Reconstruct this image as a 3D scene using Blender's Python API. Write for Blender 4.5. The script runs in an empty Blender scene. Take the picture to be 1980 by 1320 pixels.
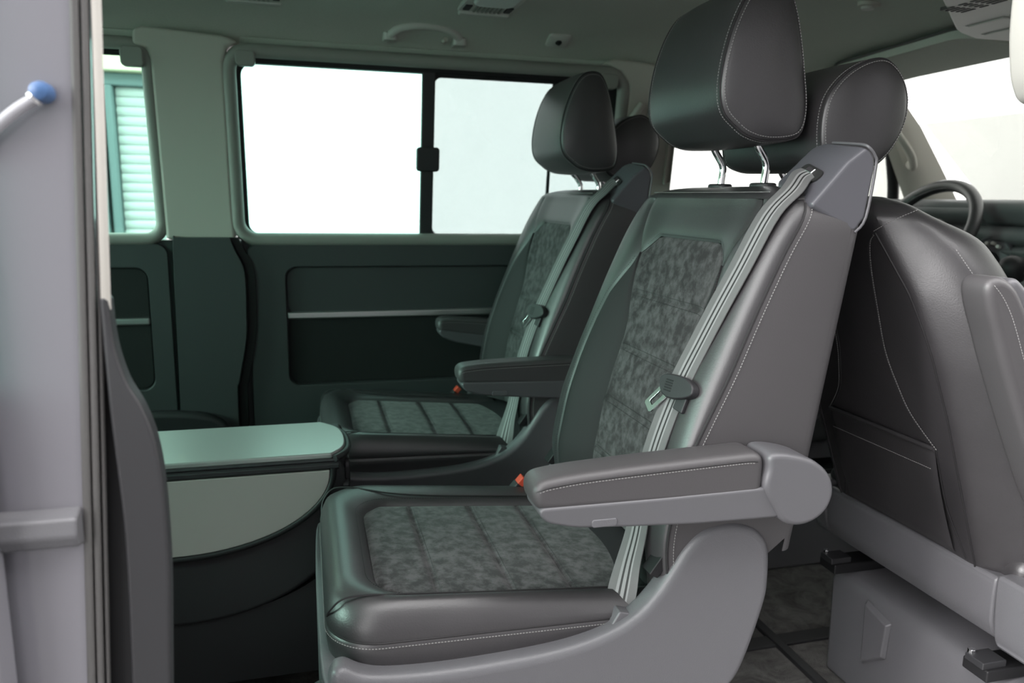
import bpy, bmesh, math, random
from mathutils import Vector, Matrix
random.seed(4)
S = bpy.context.scene
COL = S.collection
R = math.radians

# ------------------------------------------------------------------ camera
cam = bpy.data.cameras.new('camera'); camo = bpy.data.objects.new('camera', cam); COL.objects.link(camo)
cam.sensor_width = 36.0
cam.lens = 36.0 * 1480.0 / 1980.0
cam.clip_start = 0.05; cam.clip_end = 200
yaw, pit, rol = R(15.1), R(10.6), R(0.95)
fw = Vector((math.sin(yaw)*math.cos(pit), math.cos(yaw)*math.cos(pit), -math.sin(pit)))
rt = Vector((math.cos(yaw), -math.sin(yaw), 0)); upv = rt.cross(fw)
r2 = rt*math.cos(rol) + upv*math.sin(rol); u2 = upv*math.cos(rol) - rt*math.sin(rol)
CAMZ = 1.05
m = Matrix((r2, u2, -fw)).transposed().to_4x4(); m.translation = Vector((0, 0, CAMZ))
camo.matrix_world = m
cam.dof.use_dof = True; cam.dof.focus_distance = 1.22; cam.dof.aperture_fstop = 4.5
S.camera = camo

# ------------------------------------------------------------------ light
w = bpy.data.worlds.new('sky'); S.world = w; w.use_nodes = True
bg = w.node_tree.nodes['Background']; bg.inputs[0].default_value = (1.0, 0.985, 0.985, 1); bg.inputs[1].default_value = 7.5
sun = bpy.data.lights.new('sun', 'SUN'); sun.energy = 10.0; sun.angle = R(30); sun.color = (1, .97, .97)
suno = bpy.data.objects.new('sun', sun); COL.objects.link(suno); suno.location = (-3, -4, 4)
suno.rotation_euler = Vector((0.96, 0.07, -0.25)).to_track_quat('-Z', 'Y').to_euler()
S.view_settings.view_transform = 'Standard'
try: S.view_settings.look = 'None'
except Exception: pass
S.view_settings.gamma = 1; S.view_settings.use_curve_mapping = False; S.view_settings.exposure = 0.0
S.cycles.max_bounces = 12; S.cycles.transparent_max_bounces = 16; S.cycles.diffuse_bounces = 6

# ------------------------------------------------------------------ materials
def mat(name, col, rough=.5, metal=0, spec=.5, bump=None, var=None, sheen=0, coat=0, emit=None):
    m = bpy.data.materials.new(name); m.use_nodes = True; nt = m.node_tree; b = nt.nodes['Principled BSDF']
    b.inputs['Base Color'].default_value = (*col, 1); b.inputs['Roughness'].default_value = rough
    b.inputs['Metallic'].default_value = metal; b.inputs['Specular IOR Level'].default_value = spec
    if sheen: b.inputs['Sheen Weight'].default_value = sheen; b.inputs['Sheen Roughness'].default_value = .5
    if coat: b.inputs['Coat Weight'].default_value = coat; b.inputs['Coat Roughness'].default_value = .05
    tc = nt.nodes.new('ShaderNodeTexCoord')
    if bump:
        n = nt.nodes.new('ShaderNodeTexNoise'); n.inputs['Scale'].default_value = bump[0]; n.inputs['Detail'].default_value = 3
        nt.links.new(tc.outputs['Object'], n.inputs['Vector'])
        bp = nt.nodes.new('ShaderNodeBump'); bp.inputs['Strength'].default_value = bump[1]; bp.inputs['Distance'].default_value = bump[2]
        nt.links.new(n.outputs['Fac'], bp.inputs['Height']); nt.links.new(bp.outputs['Normal'], b.inputs['Normal'])
    if var:
        n = nt.nodes.new('ShaderNodeTexNoise'); n.inputs['Scale'].default_value = var[0]; n.inputs['Detail'].default_value = 6; n.inputs['Roughness'].default_value = .65
        if len(var) > 4: n.inputs['Distortion'].default_value = var[4]
        nt.links.new(tc.outputs['Object'], n.inputs['Vector'])
        r = nt.nodes.new('ShaderNodeValToRGB'); e = r.color_ramp.elements
        e[0].position = var[1]; e[1].position = var[2]
        k = var[3]; e[0].color = (*[c*(1-k) for c in col], 1); e[1].color = (*[c*(1+k) for c in col], 1)
        nt.links.new(n.outputs['Fac'], r.inputs['Fac']); nt.links.new(r.outputs['Color'], b.inputs['Base Color'])
    if emit:
        b.inputs['Emission Color'].default_value = (*emit[0], 1); b.inputs['Emission Strength'].default_value = emit[1]
    return m

M = {}
M['leather'] = mat('charcoal leather', (.033, .031, .033), .40, spec=.8, bump=(420, .18, .0012), var=(9, .3, .7, .12))
M['leather_panel'] = mat('smooth charcoal leather', (.054, .051, .053), .46, spec=.5, bump=(520, .12, .001))
M['bolster'] = mat('matte dark leather', (.020, .019, .020), .68, spec=.25, bump=(500, .2, .001))
M['suede'] = mat('mottled suede', (.048, .047, .048), .95, spec=.15, bump=(700, .25, .001), var=(48, .40, .62, .55, .15), sheen=.16)
M['plastic'] = mat('grained grey plastic', (.104, .103, .110), .34, spec=.45, bump=(650, .28, .0012))
M['plastic_smooth'] = mat('smooth grey plastic', (.086, .085, .091), .42, spec=.5, bump=(900, .06, .0006))
M['tower_plastic'] = mat('blue grey plastic', (.075, .075, .085), .36, spec=.5)
M['dark_plastic'] = mat('dark plastic', (.022, .022, .024), .5, spec=.45, bump=(500, .15, .001))
M['black'] = mat('black rubber', (.010, .010, .011), .55, spec=.35)
M['panel'] = mat('dark side panel plastic', (.046, .052, .053), .55, spec=.4, bump=(600, .15, .001))
M['panel_fabric'] = mat('black panel fabric', (.020, .022, .022), .8, spec=.25, bump=(900, .3, .001))
M['trim'] = mat('pale pillar trim', (.50, .48, .43), .62, spec=.3, bump=(600, .1, .0008))
M['frame_trim'] = mat('grey window surround', (.28, .28, .255), .5, spec=.4)
M['ceiling'] = mat('headliner fabric', (.50, .52, .465), .92, spec=.15, bump=(420, .25, .001), var=(300, .3, .7, .06))
M['lamp'] = mat('pale lamp plastic', (.55, .55, .51), .4, spec=.45)
M['lens'] = mat('clear lamp lens', (.80, .82, .80), .15, spec=.6)
M['silver'] = mat('brushed silver strip', (.55, .55, .55), .33, metal=.85, bump=(200, .04, .0005))
M['silver_paint'] = mat('silver painted lid', (.36, .37, .36), .34, metal=.35, spec=.5, coat=.2, bump=(500, .05, .0005))
M['leaf'] = mat('pale grey table leaf', (.37, .345, .325), .5, metal=.1, bump=(700, .08, .0006))
M['chrome'] = mat('chrome', (.85, .85, .86), .1, metal=1)
M['red'] = mat('red button plastic', (.60, .075, .04), .4)
M['stitch'] = mat('pale grey thread', (.25, .245, .24), .7)
M['seam'] = mat('dark seam cord', (.016, .015, .016), .6)
M['paint'] = mat('lavender silver car paint', (.215, .21, .232), .22, metal=.3, spec=.5, coat=.5)
M['seal'] = mat('grey weather seal', (.085, .082, .08), .5, spec=.4)
M['pale_seal'] = mat('pale edge strip', (.46, .44, .40), .5)
M['carpet'] = mat('grey carpet', (.15, .145, .14), 1, spec=.1, bump=(350, .8, .004), var=(16, .3, .7, .45, 1.0))
M['ground'] = mat('outside concrete', (.10, .10, .10), .9, var=(.7, .3, .7, .06))
M['white_wall'] = mat('white outside wall', (.50, .50, .485), .9)
M['sky_blocker'] = mat('grey sky blocker', (.13, .13, .135), .9)
M['building'] = mat('grey green facade', (.52, .60, .57), .85, var=(2, .3, .7, .06))
M['fascia'] = mat('cream fascia', (.78, .74, .52), .8)
M['slat'] = mat('white shutter slat', (.62, .64, .63), .55)
M['frame_grey'] = mat('grey door frame', (.17, .23, .24), .5)
M['blue'] = mat('blue cap', (.05, .11, .24), .35)
M['white_rod'] = mat('pale rod', (.34, .335, .36), .35)
M['dash'] = mat('dashboard plastic', (.12, .124, .126), .6, spec=.35, bump=(400, .2, .001))
M['dark_hole'] = mat('dark recess', (.012, .012, .012), .7)

def webbing():
    m = bpy.data.materials.new('striped belt webbing'); m.use_nodes = True; nt = m.node_tree; b = nt.nodes['Principled BSDF']
    b.inputs['Roughness'].default_value = .55; b.inputs['Specular IOR Level'].default_value = .5
    uv = nt.nodes.new('ShaderNodeUVMap'); uv.uv_map = 'UVMap'; sx = nt.nodes.new('ShaderNodeSeparateXYZ')
    nt.links.new(uv.outputs['UV'], sx.inputs[0])
    r = nt.nodes.new('ShaderNodeValToRGB'); r.color_ramp.interpolation = 'CONSTANT'; e = r.color_ramp.elements
    cols = [(0, .24), (.30, .24), (.34, .03), (.42, .30), (.54, .03), (.62, .30), (.72, .15)]
    e[0].position = 0; e[0].color = (.15, .15, .15, 1); e[1].position = .28; e[1].color = (.32, .32, .32, 1)
    for p, v in cols[2:]:
        x = e.new(p); x.color = (v, v, v, 1)
    nt.links.new(sx.outputs[0], r.inputs[0])
    wv = nt.nodes.new('ShaderNodeTexWave'); wv.inputs['Scale'].default_value = 90; wv.bands_direction = 'DIAGONAL'
    nt.links.new(uv.outputs['UV'], wv.inputs['Vector'])
    mx = nt.nodes.new('ShaderNodeMix'); mx.data_type = 'RGBA'; mx.blend_type = 'MULTIPLY'; mx.inputs[0].default_value = .35
    nt.links.new(r.outputs[0], mx.inputs[6]); nt.links.new(wv.outputs[0], mx.inputs[7]); nt.links.new(mx.outputs[2], b.inputs['Base Color'])
    bp = nt.nodes.new('ShaderNodeBump'); bp.inputs['Strength'].default_value = .3; bp.inputs['Distance'].default_value = .0006
    nt.links.new(wv.outputs[0], bp.inputs['Height']); nt.links.new(bp.outputs[0], b.inputs['Normal'])
    return m
M['webbing'] = webbing()

def glass(name, tint):
    m = bpy.data.materials.new(name); m.use_nodes = True; nt = m.node_tree; nt.nodes.remove(nt.nodes['Principled BSDF'])
    out = nt.nodes['Material Output']
    t = nt.nodes.new('ShaderNodeBsdfTransparent'); t.inputs[0].default_value = (*tint, 1)
    g = nt.nodes.new('ShaderNodeBsdfGlossy'); g.inputs['Roughness'].default_value = .02
    lw = nt.nodes.new('ShaderNodeLayerWeight'); pw = nt.nodes.new('ShaderNodeMath'); pw.operation = 'POWER'; pw.inputs[1].default_value = 5
    nt.links.new(lw.outputs['Facing'], pw.inputs[0]); fr = nt.nodes.new('ShaderNodeMath'); fr.operation = 'MULTIPLY_ADD'; fr.inputs[1].default_value = .94; fr.inputs[2].default_value = .03; nt.links.new(pw.outputs[0], fr.inputs[0])
    mx = nt.nodes.new('ShaderNodeMixShader')
    nt.links.new(fr.outputs[0], mx.inputs[0]); nt.links.new(t.outputs[0], mx.inputs[1]); nt.links.new(g.outputs[0], mx.inputs[2])
    nt.links.new(mx.outputs[0], out.inputs[0])
    return m
# the panes are solid sheets: light crosses two faces of each
M['glass'] = glass('green tinted glass', (.49, .66, .615))
M['glass_slide'] = glass('faintly tinted sliding glass', (.70, .57, .60))
M['glass_rear'] = glass('strong green tinted glass', (.66, .86, .79))
M['glass_front'] = glass('pale tinted glass', (.52, .53, .515))

# ------------------------------------------------------------------ mesh helpers
WO = {}
def new_empty(name, loc, label, cat, group=None):
    o = bpy.data.objects.new(name, None); COL.objects.link(o); o.location = loc; o.empty_display_size = .05
    o['label'] = label; o['category'] = cat
    if group: o['group'] = group
    WO[o.name] = Vector(loc)
    return o
def obj(name, verts, faces, m, parent=None, smooth=True, bevel=0, seg=3, origin=None, uvs=None, label=None, kind=None, ang=32, recalc=True):
    vs = [Vector(v) for v in verts]
    if origin is not None: og = Vector(origin)
    elif parent is not None: og = WO[parent.name].copy()
    else:
        og = Vector(((min(v.x for v in vs)+max(v.x for v in vs))/2, (min(v.y for v in vs)+max(v.y for v in vs))/2, min(v.z for v in vs)))
    me = bpy.data.meshes.new(name); me.from_pydata([tuple(v-og) for v in vs], [], faces)
    if uvs is not None:
        ul = me.uv_layers.new(name='UVMap')
        for p in me.polygons:
            for li in p.loop_indices: ul.data[li].uv = uvs[me.loops[li].vertex_index]
    if recalc:
        bm = bmesh.new(); bm.from_mesh(me); bmesh.ops.recalc_face_normals(bm, faces=bm.faces); bm.to_mesh(me); bm.free()
    me.materials.append(M[m] if isinstance(m, str) else m)
    o = bpy.data.objects.new(name, me); COL.objects.link(o)
    WO[o.name] = og
    if parent is not None: o.parent = parent; o.location = og - WO[parent.name]
    else: o.location = og
    if smooth:
        me.polygons.foreach_set('use_smooth', [True]*len(me.polygons))
        if not bevel: me.set_sharp_from_angle(angle=R(50))
    if bevel:
        b = o.modifiers.new('bevel', 'BEVEL'); b.width = bevel; b.segments = seg; b.limit_method = 'ANGLE'; b.angle_limit = R(ang); b.harden_normals = smooth
    if label: o['label'] = label
    if kind: o['kind'] = kind
    return o
def top(o, label, cat, group=None):
    o['label'] = label; o['category'] = cat
    if group: o['group'] = group
    return o
def struct(o, label=None):
    o['kind'] = 'structure'
    if label: o['label'] = label
    return o

def cr(pts, n=6, closed=False):
    P = [Vector(p) for p in pts]; out = []; N = len(P)
    for i in range(N if closed else N-1):
        g = lambda k: P[k % N] if closed else P[max(0, min(N-1, k))]
        a, b, c, d = g(i-1), g(i), g(i+1), g(i+2)
        for j in range(n):
            t = j/n
            out.append(.5*((2*b)+(c-a)*t+(2*a-5*b+4*c-d)*t*t+(3*b-a-3*c+d)*t**3))
    if not closed: out.append(P[-1])
    return out
def resample(pts, step, closed=False):
    P = [Vector(p) for p in pts]
    if closed: P.append(P[0])
    out = [P[0].copy()]; acc = 0
    for a, b in zip(P, P[1:]):
        l = (b-a).length
        while l > 1e-9 and acc + l >= step:
            t = (step-acc)/l; a = a.lerp(b, t); out.append(a.copy()); l = (b-a).length; acc = 0
        acc += l
    return out
def tube_mesh(pts, r, sides=8, closed=False, flat=None):
    P = [Vector(p) for p in pts]; N = len(P); V = []; Fc = []
    T = []
    for i in range(N):
        a = P[(i-1) % N] if closed else P[max(0, i-1)]; b = P[(i+1) % N] if closed else P[min(N-1, i+1)]
        T.append((b-a).normalized() if (b-a).length > 1e-9 else Vector((0, 0, 1)))
    n = T[0].orthogonal().normalized()
    for i in range(N):
        n = (n - T[i]*n.dot(T[i])); n = n.normalized() if n.length > 1e-6 else T[i].orthogonal().normalized()
        b = T[i].cross(n); rr = r[i] if isinstance(r, (list, tuple)) else r
        for k in range(sides):
            a = 2*math.pi*k/sides; V.append(P[i] + (n*math.cos(a)+b*math.sin(a))*rr)
    rng = N if closed else N-1
    for i in range(rng):
        for k in range(sides):
            i2 = (i+1) % N; k2 = (k+1) % sides
            Fc.append((i*sides+k, i*sides+k2, i2*sides+k2, i2*sides+k))
    if not closed: Fc.append(tuple(range(sides-1, -1, -1))); Fc.append(tuple(range((N-1)*sides, N*sides)))
    return V, Fc
def tube(name, pts, r, m, parent=None, sides=8, closed=False, **k):
    V, Fc = tube_mesh(pts, r, sides, closed); return obj(name, V, Fc, m, parent, **k)
def stitches(name, pts, parent, step=.0046, ln=.0031, r=.00075, closed=False, m='stitch'):
    P = resample(pts, step, closed); V = []; Fc = []
    for a, b in zip(P, P[1:]):
        d = b-a
        if d.length < 1e-6: continue
        d.normalize(); c = (a+b)/2; v, f = tube_mesh([c-d*ln/2, c, c+d*ln/2], [r*.6, r, r*.6], 4)
        o = len(V); V += v; Fc += [tuple(i+o for i in q) for q in f]
    return obj(name, V, Fc, m, parent, kind='stuff', recalc=False)
def prism_mesh(out, plane, lo, hi, shear=None):
    n = len(out); V = []
    for h in (lo, hi):
        for a, b in out:
            if plane == 'XZ': V.append(Vector((a, h + (shear(b) if shear else 0), b)))
            elif plane == 'XY': V.append(Vector((a, b, h)))
            else: V.append(Vector((h, a, b)))
    Fc = [tuple(range(n)), tuple(range(2*n-1, n-1, -1))]
    for i in range(n):
        j = (i+1) % n; Fc.append((i, j, n+j, n+i))
    return V, Fc
def prism(name, out, plane, lo, hi, m, parent=None, bevel=.003, shear=None, **k):
    V, Fc = prism_mesh([(p[0], p[1]) for p in out], plane, lo, hi, shear); return obj(name, V, Fc, m, parent, bevel=bevel, **k)
def roundpoly(pts, t, n=6):
    P = [Vector((p[0], p[1])) for p in pts]; out = []; N = len(P)
    for i in range(N):
        a, b, c = P[i-1], P[i], P[(i+1) % N]
        ta = min(t, (a-b).length*.48); tc = min(t, (c-b).length*.48); p0 = b+(a-b).normalized()*ta; p1 = b+(c-b).normalized()*tc
        for k in range(n+1):
            f = k/n; q = p0*(1-f)**2+b*2*f*(1-f)+p1*f*f; out.append((q.x, q.y))
    return out
def softprism(name, out, lo, hi, r, m, parent=None, n=6, **k):
    # an XZ outline extruded along Y with rounded rims of radius r (even inset of the outline, so that tight corners keep their round)
    P = [Vector((v.x, v.y)) for v in resample([(p[0], p[1], 0) for p in list(out)], .0035, True)]
    P = [p for i, p in enumerate(P) if (p-P[i-1]).length > .0008]
    if sum(a.x*b.y-b.x*a.y for a, b in zip(P, P[1:]+P[:1])) < 0: P.reverse()
    N = len(P); nm = []
    for i in range(N):
        t = P[(i+2) % N]-P[i-2]; t.normalize(); nm.append(Vector((-t.y, t.x)))
    rings = [(r*(1-math.sin(math.pi/2*i/n)), lo+r*(1-math.cos(math.pi/2*i/n))) for i in range(n+1)]
    rings += [(d, hi-(y-lo)) for d, y in reversed(rings)]
    V = [Vector((p.x+q.x*d, y, p.y+q.y*d)) for d, y in rings for p, q in zip(P, nm)]
    Fc = [tuple(range(N)), tuple(range(len(V)-1, len(V)-N-1, -1))]
    for j in range(len(rings)-1):
        for i in range(N): Fc.append((j*N+i, j*N+(i+1) % N, (j+1)*N+(i+1) % N, (j+1)*N+i))
    o = obj(name, V, Fc, m, parent, **k)
    for q in (0, 1): o.data.polygons[q].use_smooth = False
    return o
def box(name, a, b, m, parent=None, bevel=.002, **k):
    return prism(name, [(a[0], a[1]), (b[0], a[1]), (b[0], b[1]), (a[0], b[1])], 'XY', a[2], b[2], m, parent, bevel, **k)
def rrect(x0, z0, x1, z1, r, n=6):
    out = []
    for cx, cz, a0 in ((x1-r, z1-r, 0), (x0+r, z1-r, 90), (x0+r, z0+r, 180), (x1-r, z0+r, 270)):
        for i in range(n+1):
            a = R(a0+90*i/n); out.append((cx+r*math.cos(a), cz+r*math.sin(a)))
    return out
def c2(pts, n=5, closed=False): return [(v.x, v.y) for v in cr([(p[0], p[1], 0) for p in pts], n, closed)]
def hull(name, pts, m, parent, bevel=.004, **k):
    bm = bmesh.new()
    for p in pts: bm.verts.new(p)
    r = bmesh.ops.convex_hull(bm, input=bm.verts)
    bmesh.ops.delete(bm, geom=[g for g in r['geom_interior'] if isinstance(g, bmesh.types.BMVert)], context='VERTS')
    bmesh.ops.dissolve_limit(bm, angle_limit=R(4), verts=bm.verts, edges=bm.edges)
    bm.verts.index_update(); V = [v.co.copy() for v in bm.verts]; Fc = [tuple(v.index for v in f.verts) for f in bm.faces]; bm.free()
    return obj(name, V, Fc, m, parent, bevel=bevel, **k)
def grid(name, fn, ss, ts, m, parent=None, closed_s=False, **k):
    V = [fn(s, t) for t in ts for s in ss]; ns = len(ss); Fc = []
    for j in range(len(ts)-1):
        for i in range(ns if closed_s else ns-1):
            i2 = (i+1) % ns
            Fc.append((j*ns+i, j*ns+i2, (j+1)*ns+i2, (j+1)*ns+i))
    return obj(name, V, Fc, m, parent, **k)
def lin(a, b, n): return [a+(b-a)*i/(n-1) for i in range(n)]
def edgey(L, r, n):   # parameter samples on 0..1, denser at both ends (length L, edge radius r)
    e = [0, .2, .45, .75, 1.1, 1.6, 2.3]; e = [x*r/L for x in e if x*r/L < .42]
    mid = lin(e[-1], 1-e[-1], n)[1:-1]
    return e + mid + [1-x for x in reversed(e)]
def panel(name, fn, nrm, Ls, Lt, m, parent, depth=.0035, r=.006, ns=14, nt=14, edges=(1, 1, 1, 1), **k):
    # an upholstery panel: its surface dips into the seam along the chosen edges (s0, s1, t0, t1)
    nrm = Vector(nrm)
    def f(s, t):
        d = 9
        if edges[0]: d = min(d, s*Ls)
        if edges[1]: d = min(d, (1-s)*Ls)
        if edges[2]: d = min(d, t*Lt)
        if edges[3]: d = min(d, (1-t)*Lt)
        return fn(s, t) - nrm*(depth*math.exp(-(d/r)**1.4))
    return grid(name, f, edgey(Ls, r, ns), edgey(Lt, r, nt), m, parent, **k)
def interp(x, xs, ys):
    if x <= xs[0]: return ys[0]
    for i in range(len(xs)-1):
        if x <= xs[i+1]:
            t = (x-xs[i])/(xs[i+1]-xs[i]); return ys[i]+(ys[i+1]-ys[i])*t
    return ys[-1]
def smooth_interp(xs, ys, k=.03):
    def f(x): return sum(interp(x+d*k, xs, ys)*wt for d, wt in ((-1, .1), (-.5, .2), (0, .4), (.5, .2), (1, .1)))
    return f
def sstep(t): t = max(0, min(1, t)); return t*t*(3-2*t)
def copy_tree(o, parent=None):
    c = o.copy(); COL.objects.link(c); c.parent = parent; WO[c.name] = WO[o.name]
    for ch in list(o.children): copy_tree(ch, c)
    return c

# ================================================================== OUTSIDE
struct(box('floor_2', (-14, -14, -.52), (22, 14, -.47), 'ground', bevel=0), 'pale concrete ground outside the van')
struct(prism('wall_front', [(9, -6), (9.15, -6), (9.15, 12), (9, 12)], 'XY', -.47, 2.25, 'white_wall', bevel=0), 'low white wall outside, seen through windscreen')
struct(box('sky_blocker_wall', (-2.2, -3.0, -.47), (12, -2.7, 6.0), 'sky_blocker', bevel=0), 'grey wall added unseen behind the camera to block sky light')  # added out of view, keeps sky light off the door side of the van
bl = new_empty('garage_building', (-2.4, 5.3, -.47), 'pale building with a ribbed roller shutter, seen through the rear side window', 'building')
box('facade', (-4.6, 5.2, -.47), (-.62, 5.6, 2.8), 'building', bl, 0)
box('fascia', (-4.6, 5.05, 1.735), (-.62, 5.2, 2.1), 'fascia', bl, .01)
box('lintel', (-4.6, 5.12, 1.66), (-.62, 5.2, 1.735), 'frame_grey', bl, .01)
for i, (x0, x1, y0) in enumerate(((-1.19, -1.13, 5.08), (-1.11, -1.065, 5.1))):
    box('frame_post', (x0, y0, -.47), (x1, 5.2, 1.66), 'frame_grey', bl, .008)
for i in range(38):
    z0 = -.45 + i*.0555
    prism('slat', [(5.2, z0), (5.164, z0+.001), (5.158, z0+.018), (5.158, z0+.036), (5.164, z0+.0540), (5.2, z0+.0548)], 'YZ', -1.06, -.64, 'slat', bl, .002, seg=1)

# ================================================================== VAN SHELL
YC = 1.61
def YW(z): return 0 if z <= .91 else -.07*(z-.91)/.5
def CZ(y):
    a = abs(y-YC)
    return interp(a, [0, .3, .54, .64, .69, .735, .775], [1.568, 1.566, 1.552, 1.532, 1.512, 1.482, 1.44])
def ceil_pt(x, y, off=0):
    dz = 0 if x < 1.25 else -.062*sstep((x-1.25)/.72)
    a = abs(y-YC)/.775
    return Vector((x, y, CZ(y)+dz*(1-a**4)-off))
ys = [YC+.775*s for s in lin(-1, 1, 49)]
xs_ = lin(-2.3, 1.97, 34)
V = [ceil_pt(x, y) for x in xs_ for y in ys] + [ceil_pt(x, y, -.03) for x in xs_ for y in ys]
n1 = len(ys); n2 = len(xs_)*n1; Fc = []
for j in range(len(xs_)-1):
    for i in range(n1-1):
        a = j*n1+i; Fc += [(a, a+1, a+n1+1, a+n1), (n2+a, n2+a+n1, n2+a+n1+1, n2+a+1)]
for i in range(n1-1):
    Fc += [(i, n2+i, n2+i+1, i+1)]; a = (len(xs_)-1)*n1+i; Fc += [(a, a+1, n2+a+1, n2+a)]
for j in range(len(xs_)-1):
    a = j*n1; Fc += [(a, a+n1, n2+a+n1, n2+a)]; a = j*n1+n1-1; Fc += [(a, n2+a, n2+a+n1, a+n1)]
struct(obj('ceiling', V, Fc, 'ceiling', recalc=False), 'grey green fabric headliner of the van')
struct(box('floor', (-2.3, .80, -.06), (2.6, 2.5, 0.0), 'carpet', bevel=0), 'dark grey carpeted van floor')
for yy in (1.0, 1.47):
    o = box('trim_1', (-1.2, yy-.022, -.004), (1.6, yy+.022, .006), 'dark_plastic', bevel=.003); struct(o, 'dark floor rail set in the carpet')

def shearx(o, k=.055, z0=1.206):
    for v in o.data.vertices: v.co.x -= k*(z0-(v.co.z+WO[o.name].z))
    return o
struct(box('trim_15', (1.060, 1.16, -.002), (1.085, 2.3, .010), 'dark_plastic', bevel=.003), 'dark carpet edging strip across the floor')
# far side wall: pieces of the setting, sheared inward above the belt line
def wallp(name, out, t0, t1, m, parent=None, bevel=.004, **k):
    return prism(name, out, 'XZ', 2.45-t1, 2.45-t0, m, parent, bevel, shear=YW, **k)
wl = struct(wallp('wall_left', [(-2.3, -.02), (2.5, -.02), (2.5, .915), (-2.3, .915)], 0, .05, 'panel', bevel=.004), 'dark grey lower side wall of the van')
WO['wall_left'] = WO[wl.name]
WP = dict(parent=wl)
# recessed fabric door panel: raised border around it
def ring_panel(name, ox, m, t0, t1, parent, inner, **k):
    V = []; n = len(ox)
    for t in (t0, t1):
        for a, b in ox: V.append(Vector((a, 2.45-t+YW(b), b)))
        for a, b in inner: V.append(Vector((a, 2.45-t+YW(b), b)))
    Fc = []
    for i in range(n):
        j = (i+1) % n
        Fc += [(i, j, n+j, n+i), (2*n+i, 3*n+i, 3*n+j, 2*n+j), (i, 2*n+i, 2*n+j, j), (n+i, n+j, 3*n+j, 3*n+i)]
    return obj(name, V, Fc, m, parent, bevel=.004, **k)
ring_panel('door_card', rrect(-.168, .02, 1.16, .905, .03), 'panel', .045, .072, wl, rrect(-.062, .474, 1.08, .838, .035))
prism('fabric_insert', rrect(-.060, .477, 1.078, .690-.0, .033), 'XZ', 2.45-.056, 2.45-.045, 'panel_fabric', wl, .003)
prism('fabric_insert', rrect(-.060, .690, 1.078, .835, .033), 'XZ', 2.45-.058, 2.45-.045, 'panel', wl, .003)
box('trim_strip', (-.060, 2.45-.068, .679), (1.076, 2.45-.05, .700), 'silver', wl, .005, label='thin silver decorative strip')
# pillar lower cover with a stepped gap beside it
cp = c2([(-.385, -.0), (-.372, .40), (-.365, .88), (-.36, .925)], 3) + c2([(-.212, .925), (-.200, .888), (-.176, .826), (-.176, .70), (-.181, .62), (-.205, .50), (-.212, .44), (-.210, 0)], 5)
wallp('pillar_cover', cp, .05, .095, 'panel', wl, .012)
gap = c2([(-.212, .925), (-.196, .888), (-.170, .826), (-.170, .70), (-.176, .62), (-.200, .50), (-.207, .44), (-.205, 0)], 5)
gap += [(x+.022, z) for x, z in reversed(gap)]
wallp('gap_seal', gap, .05, .078, 'black', wl, .002)
# rear side panel with its own insert
ring_panel('rear_card', rrect(-1.5, .02, -.385, .905, .03), 'panel', .045, .066, wl, rrect(-1.2, .478, -.440, .838, .035))
prism('fabric_insert', rrect(-1.19, .482, -.443, .835, .03), 'XZ', 2.45-.058, 2.45-.045, 'panel_fabric', wl, .003)
box('trim_strip', (-1.19, 2.45-.068, .672), (-.444, 2.45-.05, .692), 'silver', wl, .005, label='short silver strip behind the pillar')
# upper pillars
pc = [(-.384, .918), (-.196, .918), (-.200, 1.02), (-.200, 1.40), (-.19, 1.438), (-.16, 1.452), (-.18, 1.462), (-.20, 1.468), (-.40, 1.478), (-.42, 1.470), (-.425, 1.43), (-.392, 1.425), (-.384, 1.40)]
struct(wallp('trim_2', pc, 0, .075, 'trim', bevel=.010), 'pale upper pillar trim between the two side windows')
struct(wallp('trim_3', [(-2.3, .915), (-1.15, .915), (-1.1, 1.0), (-1.1, 1.40), (-1.15, 1.45), (-2.3, 1.47)], 0, .06, 'trim'), 'pale rear corner pillar trim')
pb = [(.985, .90), (1.168, .90), (1.168, 1.42), (1.20, 1.45), (1.0, 1.472), (.93, 1.474), (.90, 1.462), (.955, 1.44), (.985, 1.40)]
bp = struct(wallp('trim_4', pb, 0, .075, 'trim', bevel=.010), 'pale upper pillar trim behind the far seats')
def wpt(x, z, t): return Vector((x, 2.45-t+YW(z), z))
tube('belt_adjuster', [wpt(1.00, 1.30, .082), wpt(1.03, 1.345, .088)], .012, 'trim', bp, 8)
wallp('belt_cover', rrect(1.055, 1.28, 1.115, 1.36, .012), .07, .084, 'trim', bp, .004)
ring_panel('slot_frame', rrect(1.135, 1.10, 1.160, 1.25, .008, 3), 'trim', .07, .085, bp, rrect(1.141, 1.108, 1.154, 1.242, .005, 3))
# roof rail above windows
for xa, xb in ((-2.3, -.42), (-.16, .93), (1.19, 2.0)):
    nm = 'trim_5'
    struct(wallp(nm, [(xa, 1.425), (xb, 1.425), (xb, 1.475), (xa, 1.475)], -.03, .03, 'ceiling', bevel=.004), 'fabric covered roof rail above the side windows')
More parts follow.
